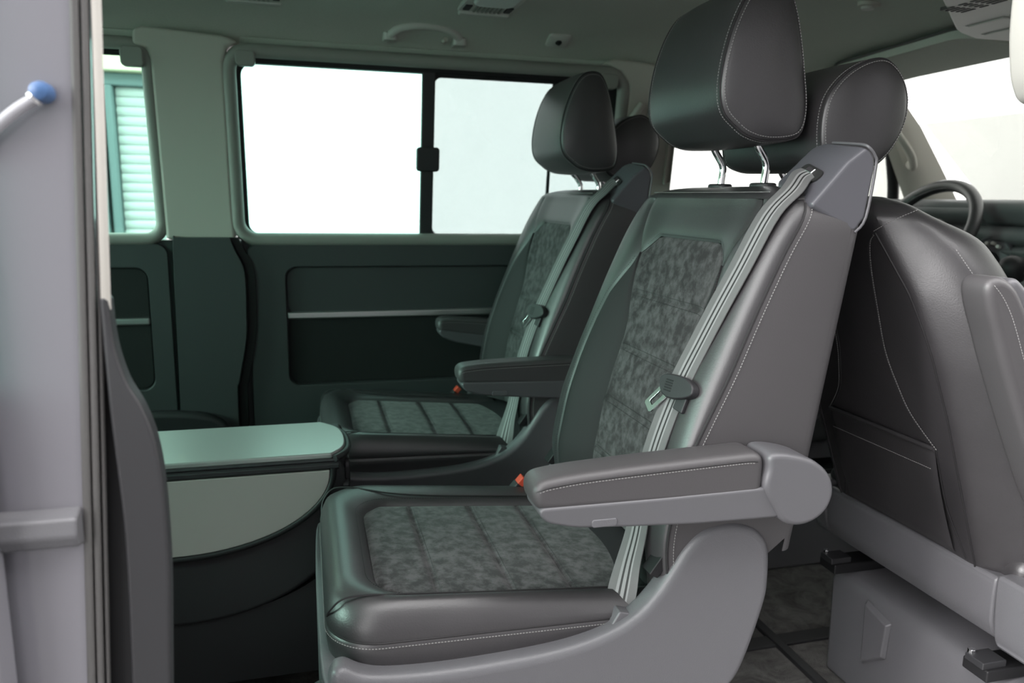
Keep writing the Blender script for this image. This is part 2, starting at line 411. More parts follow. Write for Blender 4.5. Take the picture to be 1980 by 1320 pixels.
# window 1 (main far side window)
def rtube(outl, t, r, name, m, parent, sides=8): return tube(name, [wpt(x, z, t) for x, z in outl], r, m, parent, sides, closed=True)
w1 = struct(wallp('window_1', rrect(-.192, .905, .985, 1.43, .05), .012, .018, 'glass', bevel=0), 'tinted side window with a fixed and a sliding pane')
rtube(rrect(-.190, .918, .975, 1.436, .055), .058, .020, 'window_frame', 'frame_trim', w1, 10)
rtube(rrect(-.170, .925, .955, 1.415, .04), .022, .010, 'rubber_seal', 'black', w1)
wallp('top_rail', [(-.15, 1.405), (.955, 1.405), (.955, 1.428), (-.15, 1.428)], .02, .05, 'black', w1, .004)
ring_panel('sliding_pane_frame', rrect(.352, .905, .965, 1.412, .02, 4), 'black', .020, .036, w1, rrect(.385, .935, .935, 1.398, .02, 4))
wallp('sliding_pane', rrect(.375, .925, .945, 1.405, .01, 3), .024, .028, 'glass_slide', w1, 0)
wallp('divider_bar', [(.343, .90), (.382, .90), (.384, 1.41), (.345, 1.41)], .03, .05, 'dark_plastic', w1, .004)
wallp('latch', rrect(.329, 1.125, .398, 1.196, .010), .045, .068, 'dark_plastic', w1, .005)
wallp('stop_bolt', rrect(.345, .895, .362, .912, .006), .045, .060, 'chrome', w1, .002)
wallp('pane_post', [(.752, .93), (.762, .93), (.762, 1.40), (.752, 1.40)], .022, .03, 'dark_plastic', w1, .002)
wallp('shade_bracket', rrect(-.170, 1.392, -.118, 1.432, .012), .06, .085, 'frame_trim', w1, .004)
wallp('shade_bracket', rrect(.885, 1.385, .945, 1.43, .014), .06, .085, 'frame_trim', w1, .004)
wallp('bottom_rail', [(-.15, .898), (.965, .898), (.965, .924), (-.15, .924)], .03, .062, 'dark_plastic', w1, .006)
# window 2 (rear far side)
w2 = struct(wallp('window_2', rrect(-1.12, .905, -.375, 1.43, .05), .012, .018, 'glass_rear', bevel=0), 'green tinted rear side window')
rtube(rrect(-1.11, .918, -.392, 1.436, .05), .055, .018, 'window_frame', 'frame_trim', w2, 10)
rtube(rrect(-1.10, .922, -.400, 1.418, .04), .022, .010, 'rubber_seal', 'black', w2)
wallp('shade_bracket', rrect(-.455, 1.375, -.398, 1.425, .012), .06, .085, 'frame_trim', w2, .004)
# window 3 (front door), window 4 windscreen
w3 = struct(wallp('window_3', [(1.16, .90), (2.22, .90), (2.0, 1.43), (1.16, 1.43)], .012, .018, 'glass_front', bevel=0), 'front door window')
tube('rubber_seal', [wpt(x, z, .03) for x, z in c2([(1.9, 1.40), (2.0, 1.30), (2.06, 1.16), (2.085, 1.05), (2.08, .93)], 5)], .02, 'black', w3)
tube('rubber_seal', [wpt(1.18, .92, .03), wpt(2.08, .92, .03)], .018, 'black', w3)
V = [(1.975, .85, 1.50), (1.975, 2.37, 1.50), (2.62, 2.40, .96), (2.62, .82, .96)]; V += [(x+.006, y, z+.005) for x, y, z in V]
w4 = struct(obj('window_4', V, [(0, 1, 2, 3), (4, 7, 6, 5), (0, 4, 5, 1), (1, 5, 6, 2), (2, 6, 7, 3), (3, 7, 4, 0)], 'glass_front', smooth=False), 'wide windscreen above the dashboard')
# A pillar
def apil(name, pts, wx, thick, m):
    V = []; Fc = []
    for (p, a) in pts:
        p = Vector(p)
        sec = [(-wx*a, 0), (-wx*a*.8, -thick), (0, -thick*1.35), (wx*a*.8, -thick), (wx*a, 0), (wx*a*.8, thick*.6), (-wx*a*.8, thick*.6)]
        for dx, dy in sec: V.append(p+Vector((dx, dy, 0)))
    k = 7
    for i in range(len(pts)-1):
        for j in range(k):
            Fc.append((i*k+j, i*k+(j+1) % k, (i+1)*k+(j+1) % k, (i+1)*k+j))
    Fc += [tuple(range(k)), tuple(range(len(pts)*k-1, (len(pts)-1)*k-1, -1))]
    return obj(name, V, Fc, m)
ap = struct(apil('trim_6', [((1.80, 2.345, 1.50), .6), ((1.93, 2.345, 1.43), .8), ((2.03, 2.345, 1.32), .98), ((2.13, 2.35, 1.18), 1.2), ((2.22, 2.36, 1.06), 1.35), ((2.31, 2.38, .90), 1.5)], .085, .03, 'trim'), 'pale front pillar trim beside the windscreen')
ap2 = struct(apil('trim_7', [((1.90, .88, 1.50), .7), ((2.10, .87, 1.30), .95), ((2.45, .86, .90), 1.2)], .085, .03, 'trim'), 'near front pillar trim')
gh = tube('grab_handle', cr([(2.06, 2.31, 1.19), (2.045, 2.275, 1.18), (2.02, 2.26, 1.215), (1.985, 2.265, 1.26), (1.95, 2.285, 1.31), (1.935, 2.32, 1.33)], 5), .014, 'trim', None, 8)
top(gh, 'small pale grab handle on the windscreen pillar', 'handle')
# header, rear wall, near walls
struct(box('trim_8', (1.955, .85, 1.475), (1.985, 2.37, 1.545), 'ceiling', bevel=.008), 'headliner edge above windscreen')
struct(prism('wall_rear', [(.8, -.02), (2.45, -.02), (2.45, .95), (.8, .95)], 'YZ', -2.35, -2.3, 'panel'), 'rear end of the van')
struct(prism('trim_9', [(.8, 1.40), (2.40, 1.40), (2.30, 1.55), (.9, 1.55)], 'YZ', -2.35, -2.3, 'trim'), 'rear roof edge')
struct(box('window_5', (-2.32, .86, .95), (-2.31, 2.40, 1.42), 'glass_rear', bevel=0), 'green tinted rear window')
struct(box('wall_right', (-2.3, .80, -.02), (-.30, .86, .90), 'panel', bevel=.004), 'near rear side wall of the van')
struct(box('door_3', (-1.45, .700, -.25), (-.272, .740, .88), 'paint', bevel=.004), 'lower half of the open sliding door')
struct(box('door_4', (-1.45, .700, 1.36), (-.272, .740, 1.46), 'paint', bevel=.004), 'upper frame of the open sliding door')
struct(box('window_8', (-1.45, .716, .88), (-.272, .722, 1.36), 'glass', bevel=0), 'pane of the open sliding door')
struct(box('window_6', (-2.2, .84, .90), (-.36, .85, 1.40), 'glass_rear', bevel=0), 'near rear side window')
struct(box('trim_10', (-2.3, .84, 1.40), (2.0, .90, 1.50), 'trim', bevel=.01), 'roof rail above the open sliding door')
struct(box('door_2', (1.25, .80, -.02), (2.5, .86, .95), 'panel', bevel=.004), 'passenger door')
struct(box('window_7', (1.25, .83, .95), (2.1, .84, 1.40), 'glass_front', bevel=0), 'passenger door window')
struct(box('wall_front_2', (2.60, .8, -.02), (2.64, 2.45, .97), 'dash', bevel=0), 'bulkhead below the windscreen')

# ---- ceiling fittings
def ceil_lamp(x, y, label, group=None):
    z = ceil_pt(x, y).z
    t = new_empty('ceiling_lamp', (x, y, z-.012), label, 'lamp', group)
    o = prism('housing', rrect(x-.075, y-.17, x+.075, y+.17, .025), 'XY', z-.014, z+.008, 'lamp', t, .005)
    prism('lens', rrect(x-.055, y-.13, x+.055, y+.055, .03), 'XY', z-.024, z-.010, 'lens', t, .007)
    for i in range(7):
        box('rib', (x-.036+i*.0115, y+.072, z-.019), (x-.030+i*.0115, y+.135, z-.012), 'frame_trim', t, .001)
    for s in (-1, 1):
        box('button', (x+s*.056-.009, y+.075, z-.018), (x+s*.056+.009, y+.125, z-.012), 'dark_plastic', t, .002)
    box('end_lip', (x-.07, y+.145, z-.022), (x+.07, y+.168, z-.010), 'lamp', t, .005)
    return t

ceil_lamp(.49, 2.015, 'pale ceiling lamp with lens and grille above the far window')
ceil_lamp(-.11, 2.065, 'pale ceiling lamp at top left, cut by the frame')
# grab handle on the roof rail
g = new_empty('grab_handle', (.35, 2.315, 1.49), 'curved pale grab handle on the headliner above the sliding window', 'handle')
hp = cr([(.242, 2.335, 1.492), (.252, 2.305, 1.500), (.275, 2.285, 1.515), (.315, 2.275, 1.523), (.36, 2.275, 1.525), (.41, 2.285, 1.521), (.445, 2.305, 1.505), (.458, 2.335, 1.490)], 6)
V, Fc = tube_mesh(hp, .0125, 10); obj('grip', V, Fc, 'lamp', g)
for x, zz in ((.250, 1.498), (.450, 1.496)):
    prism('mount', rrect(x-.020, 2.30, x+.020, 2.36, .012), 'XY', zz-.014, zz+.010, 'lamp', g, .005)
tube('coat_hook', [(.405, 2.335, 1.500), (.405, 2.315, 1.492), (.408, 2.30, 1.497)], .007, 'trim', g)
# square hook plate
def tilt_plate(name, cx, cy, hw, hh, m, label, cat):
    p0 = ceil_pt(cx, cy); d = .02; t = (ceil_pt(cx, cy+d)-ceil_pt(cx, cy-d)).normalized(); n = t.cross(Vector((1, 0, 0))).normalized()
    if n.z > 0: n = -n
    e = new_empty(name, p0, label, cat)
    V = []
    for k, sh in ((-.004, 1), (.007, 1), (.010, .86)):
        for a, b in rrect(-hw*sh, -hh*sh, hw*sh, hh*sh, .008, 4): V.append(p0+Vector((1, 0, 0))*a+t*b+n*k)
    c = len(V)//3; Fc = [tuple(range(c)), tuple(range(3*c-1, 2*c-1, -1))]
    for q in range(2):
        for i in range(c): Fc.append((q*c+i, q*c+(i+1) % c, (q+1)*c+(i+1) % c, (q+1)*c+i))
    obj('plate', V, Fc, m, e)
    V, Fc = tube_mesh([p0+n*.008, p0+n*.012], .010, 12); obj('hole', V, Fc, 'dark_hole', e)
    V, Fc = tube_mesh([p0+n*.008, p0+n*.018], .0045, 8); obj('pin', V, Fc, 'dark_plastic', e)
tilt_plate('hook_plate', .745, 2.29, .034, .028, 'lamp', 'small square pale plate with dark hole on headliner', 'plate')
# round clip
zc = ceil_pt(1.42, 1.79).z
b = new_empty('round_clip', (1.42, 1.79, zc), 'small round pale clip on the headliner before the visor', 'clip')
V = []; Fc = []
prism('clip_base', [(1.42+.032*math.cos(R(a)), 1.79+.022*math.sin(R(a))) for a in range(0, 360, 20)], 'XY', zc-.008, zc+.004, 'trim', b, .003)
prism('clip_knob', [(1.42+.018*math.cos(R(a)), 1.795+.013*math.sin(R(a))) for a in range(0, 360, 20)], 'XY', zc-.016, zc-.004, 'lamp', b, .004)
# folded sun visor
V = []; Fc = []
vo = rrect(1.69, 1.74, 1.955, 2.31, .06, 8)
for k, sh in ((.012, .985), (.026, 1), (.038, .985)):
    for a, c in vo:
        x = 1.82+(a-1.82)*sh; y = 2.02+(c-2.02)*sh; V.append(ceil_pt(x, y, k+.004*0))
n = len(vo); Fc = [tuple(range(n)), tuple(range(3*n-1, 2*n-1, -1))]
for q in range(2):
    for i in range(n): Fc.append((q*n+i, q*n+(i+1) % n, (q+1)*n+(i+1) % n, (q+1)*n+i))
sv_ = obj('sun_visor', V, Fc, 'ceiling', smooth=True)
tube('edge_shadow', [ceil_pt(1.82+(a-1.82)*1.002, 2.02+(c-2.02)*1.002, .013) for a, c in vo], .0045, 'seal', sv_, 6, True)  # dark tube drawn as the shadow line between visor and headliner
top(sv_, 'large grey green sun visor folded flat above the windscreen', 'sun visor')
# overhead console
oc = new_empty('overhead_console', (1.62, 1.50, 1.49), 'pale overhead console with grilles at the top right corner', 'console')
co = [(1.22, 1.20), (1.22, 1.345), (1.312, 1.430), (1.560, 1.645), (1.60, 1.672), (1.69, 1.715), (1.93, 1.71), (1.94, 1.69), (1.94, 1.20)]
V = []
for k, sh in ((1.56, .93), (1.490, .985), (1.482, 1.0), (1.474, .985)):
    for a, c in co: V.append(Vector((1.62+(a-1.62)*sh, 1.45+(c-1.45)*sh, k)))
n = len(co); Fc = [tuple(range(n)), tuple(range(4*n-1, 3*n-1, -1))]
for q in range(3):
    for i in range(n): Fc.append((q*n+i, q*n+(i+1) % n, (q+1)*n+(i+1) % n, (q+1)*n+i))
obj('body', V, Fc, 'lamp', oc, bevel=.006)
for gy, ww in ((1.462, .035), (1.428, .02), (1.382, .035), (1.355, .02), (1.31, .03)):
    for i in range(5):
        x = 1.372+i*.014; box('grille_slot', (x, gy, 1.4725), (x+.007, gy+ww, 1.480), 'seal', oc, .001)
for xa, ya, xb, yb in ((1.55, 1.50, 1.62, 1.60), (1.55, 1.38, 1.62, 1.48), (1.66, 1.50, 1.80, 1.66), (1.66, 1.34, 1.80, 1.48)):
    box('switch_panel', (xa, ya, 1.4705), (xb, yb, 1.480), 'lamp', oc, .003)
    box('switch_gap', (xa-.003, ya-.003, 1.4730), (xb+.003, yb+.003, 1.478), 'frame_trim', oc, .001)

# ================================================================== LEFT FOREGROUND: body edge and open sliding door
d1 = struct(shearx(prism('door_1', c2([(-.33, .86), (-.312, .80), (-.298, .765), (-.284, .753), (-.265, .749), (-.190, .749), (-.1845, .756), (-.186, .80)], 4) + [(-.186, .86)], 'XY', -.1, 1.45, 'paint', bevel=0)), 'glossy silver painted edge of the open sliding door')
for i, (x0, x1, y0) in enumerate(((-.1845, -.1770, .748), (-.1768, -.1702, .751), (-.1700, -.1655, .756))):
    struct(shearx(prism('trim_11', c2([(x0, .775), (x0, y0+.004), ((x0+x1)/2, y0), (x1, y0+.004), (x1-.004, .775)], 3), 'XY', -.1, 1.45, 'seal', bevel=0)), 'grey ribbed rubber weather seal of the door opening')
def xsh(z): return -.1605 - .0115*(1.21-z)/.26
V = []; Fc = []
for z in (.945, .95, 1.1, 1.25, 1.45):
    x = xsh(z); q = .0 if z > .946 else .002
    for a, b in ((-.010, .768), (-.0085, .757+q), (-.007, .753+q), (-.003, .753+q), (0, .756+q), (-.003, .768)): V.append((x+a, b, z))
for i in range(4):
    for j in range(6): Fc.append((i*6+j, i*6+(j+1) % 6, (i+1)*6+(j+1) % 6, (i+1)*6+j))
Fc += [tuple(range(6)), tuple(range(29, 23, -1))]
struct(obj('trim_12', V, Fc, 'pale_seal'), 'pale edge strip of the door opening')
right = c2([(-.1735, .957), (-.1715, .915), (-.164, .88), (-.152, .853), (-.143, .82), (-.1385, .77), (-.1385, .69), (-.143, .60), (-.148, .50), (-.155, .30), (-.165, -.1)], 5)
left = c2([(-.205, -.1), (-.192, .30), (-.183, .50), (-.177, .66), (-.176, .74), (-.178, .80), (-.180, .86), (-.181, .957)], 4)
struct(prism('trim_13', right+left, 'XZ', .752, .776, 'dark_plastic', bevel=.010, seg=4), 'dark plastic trim bulging into the door opening')
struct(prism('trim_14', [(-.225, -.1), (-.175, -.1), (-.166, .40), (-.166, .78), (-.19, .96), (-.215, .96)], 'XZ', .772, .79, 'black', bevel=.0), 'black gap between seal and trim')
struct(box('wall_right_2', (-.32, .787, -.1), (-.207, .83, 1.45), 'black', bevel=.002), 'inner door pillar behind the seal')
rail = prism('guide_rail', [(.752, .725), (.733, .730), (.728, .742), (.731, .758), (.752, .764)], 'YZ', -.32, -.209, 'plastic', None, .003)
top(rail, 'painted horizontal ledge crossing the silver door edge', 'rail')
ck = new_empty('door_stop', (-.21, .74, 1.131), 'blue capped bolt with a pale curved rod on the painted door edge', 'bolt')
V, Fc = tube_mesh(cr([(-.262, .742, 1.080), (-.245, .738, 1.098), (-.228, .736, 1.113), (-.212, .736, 1.124)], 5), .0052, 8); obj('rod', V, Fc, 'white_rod', ck)
V, Fc = tube_mesh([(-.208, .752, 1.130), (-.207, .735, 1.130), (-.207, .728, 1.130), (-.207, .726, 1.130)], [.0085, .0085, .007, .003], 14); obj('cap', V, Fc, 'blue', ck)
V, Fc = tube_mesh([(-.2125, .734, 1.123), (-.2105, .734, 1.125)], .0075, 12); obj('collar', V, Fc, 'chrome', ck)

# ================================================================== SWIVEL SEATS
CY = 1.225
_z = [.40, .46, .55, .665, .76, .89, .984, 1.06]; _x = [.500, .496, .485, .506, .537, .588, .629, .673]
xC = smooth_interp(_z, _x, .035)
def dep(z): return interp(z, [.46, .62, .76, .90, 1.0, 1.06], [.046, .046, .040, .030, .012, .005])
def xB(z): return .71 + .143*(z-.46)
def hwz(z):
    q = max(0, min(1, (z-1.012)/.046)); return .267 - .035*(1-math.sqrt(max(0, 1-q*q)))
def bx(a, z):
    a = abs(a); x = xC(z) + dep(z)*(1-sstep((a-.105)/.095))
    if a > .222: t = min(1, (a-.222)/.045); x += (.012+.018*sstep((z-.62)/.2))*(1-math.sqrt(max(0, 1-t*t)))
    return x
def BP(a, z): return Vector((bx(a, z), CY + a*hwz(z)/.267, z))
ZT = 1.055
def WS(z): return .124 + .028*sstep((z-.78)/.16)
def vtop(a): a = abs(a); return .985 - max(0, a-.112)*.85
def bseam(z): return interp(z, [.46, .74, .82, .87, .90, .93, .952], [.212, .212, .206, .194, .178, .160, .152])
def topline(z): return .152 + (z-.952)/(ZT-.952)*.050

def headrest(prof, cy, hw, parent, sx, label=None):
    P = cr([(p[0], 0, p[1]) for p in prof], 5, True); n = len(P)
    c = sum(P, Vector())/n
    def ring(k, y, bulge=0): return [Vector((c.x+(p.x-c.x)*k, y, c.z+(p.z-c.z)*k)) for p in P]
    seam = hw-.010
    rows = []
    for i, s in enumerate(lin(-1, 1, 25)):
        k = .965+.035*(1-abs(s)**3); k -= .012*math.exp(-((1-abs(s))*seam/.006)**1.4)
        rows.append(ring(k, cy+s*seam))
    V = [v for r in rows for v in r]; Fc = []
    for i in range(24):
        for j in range(n): Fc.append((i*n+j, i*n+(j+1) % n, (i+1)*n+(j+1) % n, (i+1)*n+j))
    h = obj('headrest', V, Fc, 'leather', parent)
    for sg in (-1, 1):
        ks = [.953, .940, .92, .88, .80, .66, .48, .28, .10]; V = []; Fc = []
        for k in ks:
            d = seam-.002 + .018*(1-(k/.953)**2)**.55
            V += ring(k, cy+sg*d)
        for i in range(len(ks)-1):
            for j in range(n): Fc.append((i*n+j, i*n+(j+1) % n, (i+1)*n+(j+1) % n, (i+1)*n+j))
        Fc.append(tuple(range((len(ks)-1)*n, len(ks)*n)))
        obj('end_panel', V, Fc, 'leather', h)
        tube('piping', ring(.958, cy+sg*(seam-.001)), .0016, 'seam', h, 6, True)
        stitches('stitching', ring(.905, cy+sg*(seam+.0065)), h, closed=True)
        stitches('stitching', ring(.972, cy+sg*(seam-.008)), h, closed=True)
    return h

def armrest(parent, side, name='armrest'):
    # side -1: toward the door opening; +1: toward the far wall
    def Y(d): return CY + side*(CY-d) if side > 0 else d
    def pz(nm, out, d0, d1, m, par, bev, **k):
        k.pop('seg', None); a, b = sorted((Y(d0), Y(d1))); return softprism(nm, out, a, b, bev, m, par, **k)
    base = roundpoly([(.2660, .6525), (.45, .6520), (.636, .654), (.634, .606), (.50, .6085), (.40, .6145), (.320, .6205), (.276, .632)], .014)
    b = pz('armrest', base, .8968, .9628, 'plastic_smooth', parent, .0045, origin=(.672, Y(.93), .645))
    pad = roundpoly([(.2640, .645), (.2600, .6865), (.31, .6935), (.40, .6985), (.50, .7025), (.602, .7055), (.602, .638)], .022)
    p = pz('pad', pad, .8985, .9620, 'leather_panel', b, .0130)
    for q, e in ((.8985, -.0003), (.9620, .0003)):
        sp = cr([(.2660, Y(q+e-18*e), .6700), (.2715, Y(q+e-4*e), .6740), (.284, Y(q+e), .6775), (.33, Y(q+e), .6822), (.40, Y(q+e), .6855), (.50, Y(q+e), .6893), (.57, Y(q+e), .6915), (.588, Y(q+e), .6900)], 6)
        stitches('stitching', sp, p); tube('seam', [v+Vector((0, 0, .003)) for v in sp], .0010, 'seam', p, 5)
    hubo = c2([(.600, .652), (.603, .680), (.605, .702), (.634, .702), (.675, .690), (.703, .668), (.714, .640), (.706, .613), (.684, .596), (.656, .592), (.634, .600), (.620, .618)], 4, True)
    pz('hub', hubo, .892, .957, 'plastic_smooth', b, .008)
    pz('button', rrect(.342, .6195, .378, .6305, .003, 3), .8952, .906, 'plastic', b, .0012)
    return b

def swivel_seat(label):
    t = new_empty('swivel_seat', (.36, CY, 0), label, 'seat', 'rear facing swivel seats')
    # ---- backrest
    bk = []
    V = []; Fc = []
    zz = lin(.52, ZT, 26); a0 = .267
    nb = 15
    for z in zz:
        h = hwz(z); xb = xB(z); r = .022
        loop = [Vector((xb-r, CY-h, z))]
        for i in range(1, 6): an = R(90*i/6); loop.append(Vector((xb-r+r*math.sin(an), CY-h+r*(1-math.cos(an)), z)))
        for f in lin(-1, 1, 5): loop.append(Vector((xb+.004*(1-f*f), CY+f*(h-r), z)))
        for i in range(5, 0, -1): an = R(90*i/6); loop.append(Vector((xb-r+r*math.sin(an), CY+h-r*(1-math.cos(an)), z)))
        loop.append(Vector((xb-r, CY+h, z))); nb = len(loop); V += loop
    for j in range(len(zz)-1):
        for i in range(nb-1): Fc.append((j*nb+i, j*nb+i+1, (j+1)*nb+i+1, (j+1)*nb+i))
    back = obj('backrest', V, Fc, 'leather_panel', t)
    zb = [.46, .575, .675, .775, .876]
    for i in range(5):
        lo = zb[i]
        def f(s, u, i=i, lo=lo):
            k = (s*2-1); hi = zb[i+1] if i < 4 else vtop(k*.152); z = lo+(hi-lo)*u; return BP(k*WS(z), z)
        panel('backrest_section', f, (-1, 0, .3), .25, .1, 'suede', back, .0042, .0065, 16, 8)
        if i:
            for dz in (-.006, .006):
                pts = [BP(a, lo+dz) + Vector((-.0007, 0, 0)) for a in lin(-WS(lo)+.004, WS(lo)-.004, 30)]
                stitches('stitching', pts, back, .005, .003, .0005, m='seam')
    pts = [BP(a, vtop(a)+.004)+Vector((-.001, 0, 0)) for a in lin(-.152, .152, 40)]
    stitches('stitching', pts, back, .005, .003, .0005, m='seam')
    def ftop(s, u):
        s = s*2-1; a0 = s*.152; z0 = vtop(a0); a1 = s*.202; z = z0+(ZT-z0)*u
        return BP(a0+(a1-a0)*u, z)
    panel('top_panel', ftop, (-1, 0, .3), .3, .08, 'leather', back, .003, .006, 20, 8, (1, 1, 1, 0))
    for sg in (-1, 1):
        def fin(s, u, sg=sg):
            z = .46+(.952-.46)*u; b0 = bseam(z); return BP(sg*(WS(z)+(b0-WS(z))*s), z)
        panel('inner_bolster', fin, (-1, 0, .2), .08, .5, 'bolster', back, .004, .006, 8, 40, (1, 1, 0, 0))
        def fout(s, u, sg=sg):
            z = .46+(ZT-.46)*u; b0 = bseam(z) if z < .952 else topline(z)
            return BP(sg*(b0+(.267-b0)*(1-(1-s)**1.6)), z)
        panel('outer_bolster', fout, (-1, 0, .2), .09, .6, 'leather', back, .0035, .006, 14, 44, (1, 0, 0, 0))
        def fs(s, u, sg=sg):
            z = .47+(ZT-.47)*u; x0 = bx(.267, z); x1 = xB(z)-.022; h = hwz(z); x1 = x1 if z > .54 else x1-(.54-z)*1.2
            return Vector((x0+(x1-x0)*s, CY+sg*(h+.004*math.sin(math.pi*min(1, s*1.0))**.7), z))
        panel('side_panel', fs, (0, sg, 0), .18, .6, 'leather_panel', back, .003, .006, 10, 30, (1, 0, 0, 0))
        sp = [Vector((bx(.267, z)+.001, CY+sg*(hwz(z)+.0004), z)) for z in lin(.50, 1.05, 50)]
        tube('piping', sp, .0019, 'seam', back, 6)
        stitches('stitching', [v+Vector((.0095, sg*.0028, 0)) for v in sp], back)
        stitches('stitching', [BP(sg*(bseam(z)+.006), z)+Vector((-.0003, 0, 0)) for z in lin(.47, .945, 60)], back, .005, .003, .0005, m='seam')
    def fcap(s, u):
        a = (s*2-1)*.267; p = BP(a, ZT); x1 = xB(ZT)-.003; h = .021*math.sin(math.pi*u)**.55*(max(0, 1-abs(s*2-1)**6))**.5
        return Vector((p.x+(x1-p.x)*u, p.y, ZT+h))
    grid('top_cap', fcap, [.5-.5*math.cos(math.pi*x) for x in lin(0, 1, 30)], [.5-.5*math.cos(math.pi*x) for x in lin(0, 1, 14)], 'leather', back)
    stitches('stitching', [BP(a, ZT)+Vector((.004, 0, .0105)) for a in lin(-.22, .22, 40)], back)
    prism('rear_cover', [(.62, .585), (.725, .60), (.722, .565), (.705, .53), (.68, .505), (.62, .50)], 'XZ', CY-.235, CY+.235, 'plastic_smooth', back, .006)
    # ---- headrest
    prof = [(.650, 1.160), (.626, 1.182), (.617, 1.215), (.620, 1.262), (.632, 1.312), (.651, 1.356), (.673, 1.384), (.700, 1.393), (.723, 1.386), (.741, 1.355), (.755, 1.31), (.768, 1.25), (.777, 1.195), (.772, 1.158), (.752, 1.144), (.706, 1.140), (.672, 1.147)]
    h = headrest(prof, 1.228, .138, t, 1)
    for y in (1.160, 1.300):
        tube('pole', cr([(.722, y, 1.165), (.730, y, 1.142), (.748, y, 1.115), (.7475, y, 1.09), (.744, y, 1.05)], 4), .0066, 'chrome', h, 12)
        V = []; Fc = []
        prism('pole_sleeve', [(.745+.020*math.cos(R(a)), y+.026*math.sin(R(a))) for a in range(0, 360, 18)], 'XY', 1.066, 1.082, 'dark_plastic', h, .004)
    # ---- belt tower and belt
    near = [(.750, .956, 1.110), (.779, .956, 1.131), (.792, .956, 1.119), (.796, .956, 1.102), (.787, .956, 1.030), (.771, .957, 1.008), (.694, .958, 1.046)]
    inner = [(.776, 1.045, 1.142), (.764, 1.062, 1.136), (.710, 1.072, 1.080), (.806, 1.05, 1.125), (.80, 1.05, 1.03), (.72, 1.05, 1.03)]
    tw = hull('belt_tower', near+inner, 'tower_plastic', t, .006, ang=12)
    rim = [(.776, 1.03, 1.1405), (.780, .980, 1.1355), (.7815, .959, 1.131), (.7935, .957, 1.118), (.7965, .957, 1.102), (.788, .957, 1.031), (.773, .959, 1.009)]
    tube('rim', cr(rim, 4), .0022, 'plastic_smooth', tw, 8)
    p1, p2, p3 = Vector(inner[1]), Vector(inner[2]), Vector(near[6]); nn = (p2-p1).cross(p3-p1).normalized()
    if nn.x > 0: nn = -nn
    ctr = (Vector(inner[1])+Vector(inner[2])+Vector(near[6])+Vector(near[0]))/4
    tdir = (Vector(near[6])-Vector(inner[2])).normalized(); udir = nn.cross(tdir).normalized()
    if udir.z < 0: udir = -udir
    V = []; Fc = []
    for k in (.0005, .003):
        for a, b2 in rrect(-.028, -.011, .028, .011, .009, 4): V.append(ctr+tdir*a+udir*b2+nn*k)
    nq = len(V)//2; Fc = [tuple(range(nq)), tuple(range(2*nq-1, nq-1, -1))]+[(i, (i+1) % nq, nq+(i+1) % nq, nq+i) for i in range(nq)]
    obj('slot', V, Fc, 'dark_hole', tw)
    hull('guide', [ctr+tdir*a+udir*b2+nn*k for a in (-.012, .008) for b2 in (-.002, .008) for k in (.002, .006)], 'chrome', tw, .002)
    bc = [(ctr+nn*.002+udir*.002, (-.1, 1, .25)), (ctr+nn*.007-udir*.012, (-.1, 1, .25)), ((.688, .995, 1.069), (-.12, 1, .15)), ((.650, .992, 1.032), (-.18, 1, .05)), ((.611, .995, .955), (-.2, 1, .02)), ((.586, 1.002, .90), (-.22, 1, 0)), ((.564, 1.012, .844), (-.22, 1, 0)), ((.541, 1.022, .784), (-.25, 1, 0)),
          ((.518, 1.024, .722), (-.25, 1, 0)), ((.499, 1.021, .665), (-.25, 1, 0)), ((.484, 1.016, .60), (-.3, 1, 0)), ((.474, 1.010, .55), (-.3, 1, 0)), ((.461, 1.004, .505), (-.5, 1, 0)), ((.450, .996, .468), (-.8, .7, 0)), ((.441, .989, .435), (-.9, .35, .1)), ((.437, .985, .415), (-.9, .25, .2))]
    P = cr([Vector(p) for p, _ in bc], 5); D = cr([Vector(d).normalized() for _, d in bc], 5)
    V = []; UV = []; Fc = []; L = 0; wd = .0225
    for i, (p, d) in enumerate(zip(P, D)):
        d = d.normalized(); tg = (P[min(i+1, len(P)-1)]-P[max(0, i-1)]).normalized(); nr = tg.cross(d).normalized()
        if nr.x > 0: nr = -nr
        if i: L += (P[i]-P[i-1]).length
        for off in (.0008, -.0008):
            for q in range(7):
                f = q/6; V.append(p+d*(f*2-1)*wd+nr*off); UV.append((f, L/.045))
    for i in range(len(P)-1):
        a = i*14; b3 = a+14
        for q in range(6): Fc += [(a+q, a+q+1, b3+q+1, b3+q), (a+7+q, b3+7+q, b3+8+q, a+8+q)]
        Fc += [(a, b3, b3+7, a+7), (a+6, a+13, b3+13, b3+6)]
    belt = obj('seat_belt', V, Fc, 'webbing', t, uvs=UV)
    # belt tongue
    W_ = Vector((-.25, 1, 0)).normalized(); B_ = Vector((.36, -.04, 1)).normalized(); N_ = W_.cross(B_).normalized()
    if N_.x > 0: N_ = -N_
    B_ = N_.cross(W_); B_ = B_ if B_.z > 0 else -B_
    O_ = Vector((.536, 1.014, .772)) + N_*.002
    def loc(a, b, c): return O_ - W_*a + B_*b + N_*c
    def locprism(nm, out, c0, c1, m, par, bev, rot=0, off=(0, 0)):
        cs, sn = math.cos(R(rot)), math.sin(R(rot)); n = len(out); V = []
        for c in (c0, c1):
            for a, b in out: V.append(loc(off[0]+a*cs-b*sn, off[1]+a*sn+b*cs, c))
        F = [tuple(range(n)), tuple(range(2*n-1, n-1, -1))]+[(i, (i+1) % n, n+(i+1) % n, n+i) for i in range(n)]
        return obj(nm, V, F, m, par, bevel=bev)
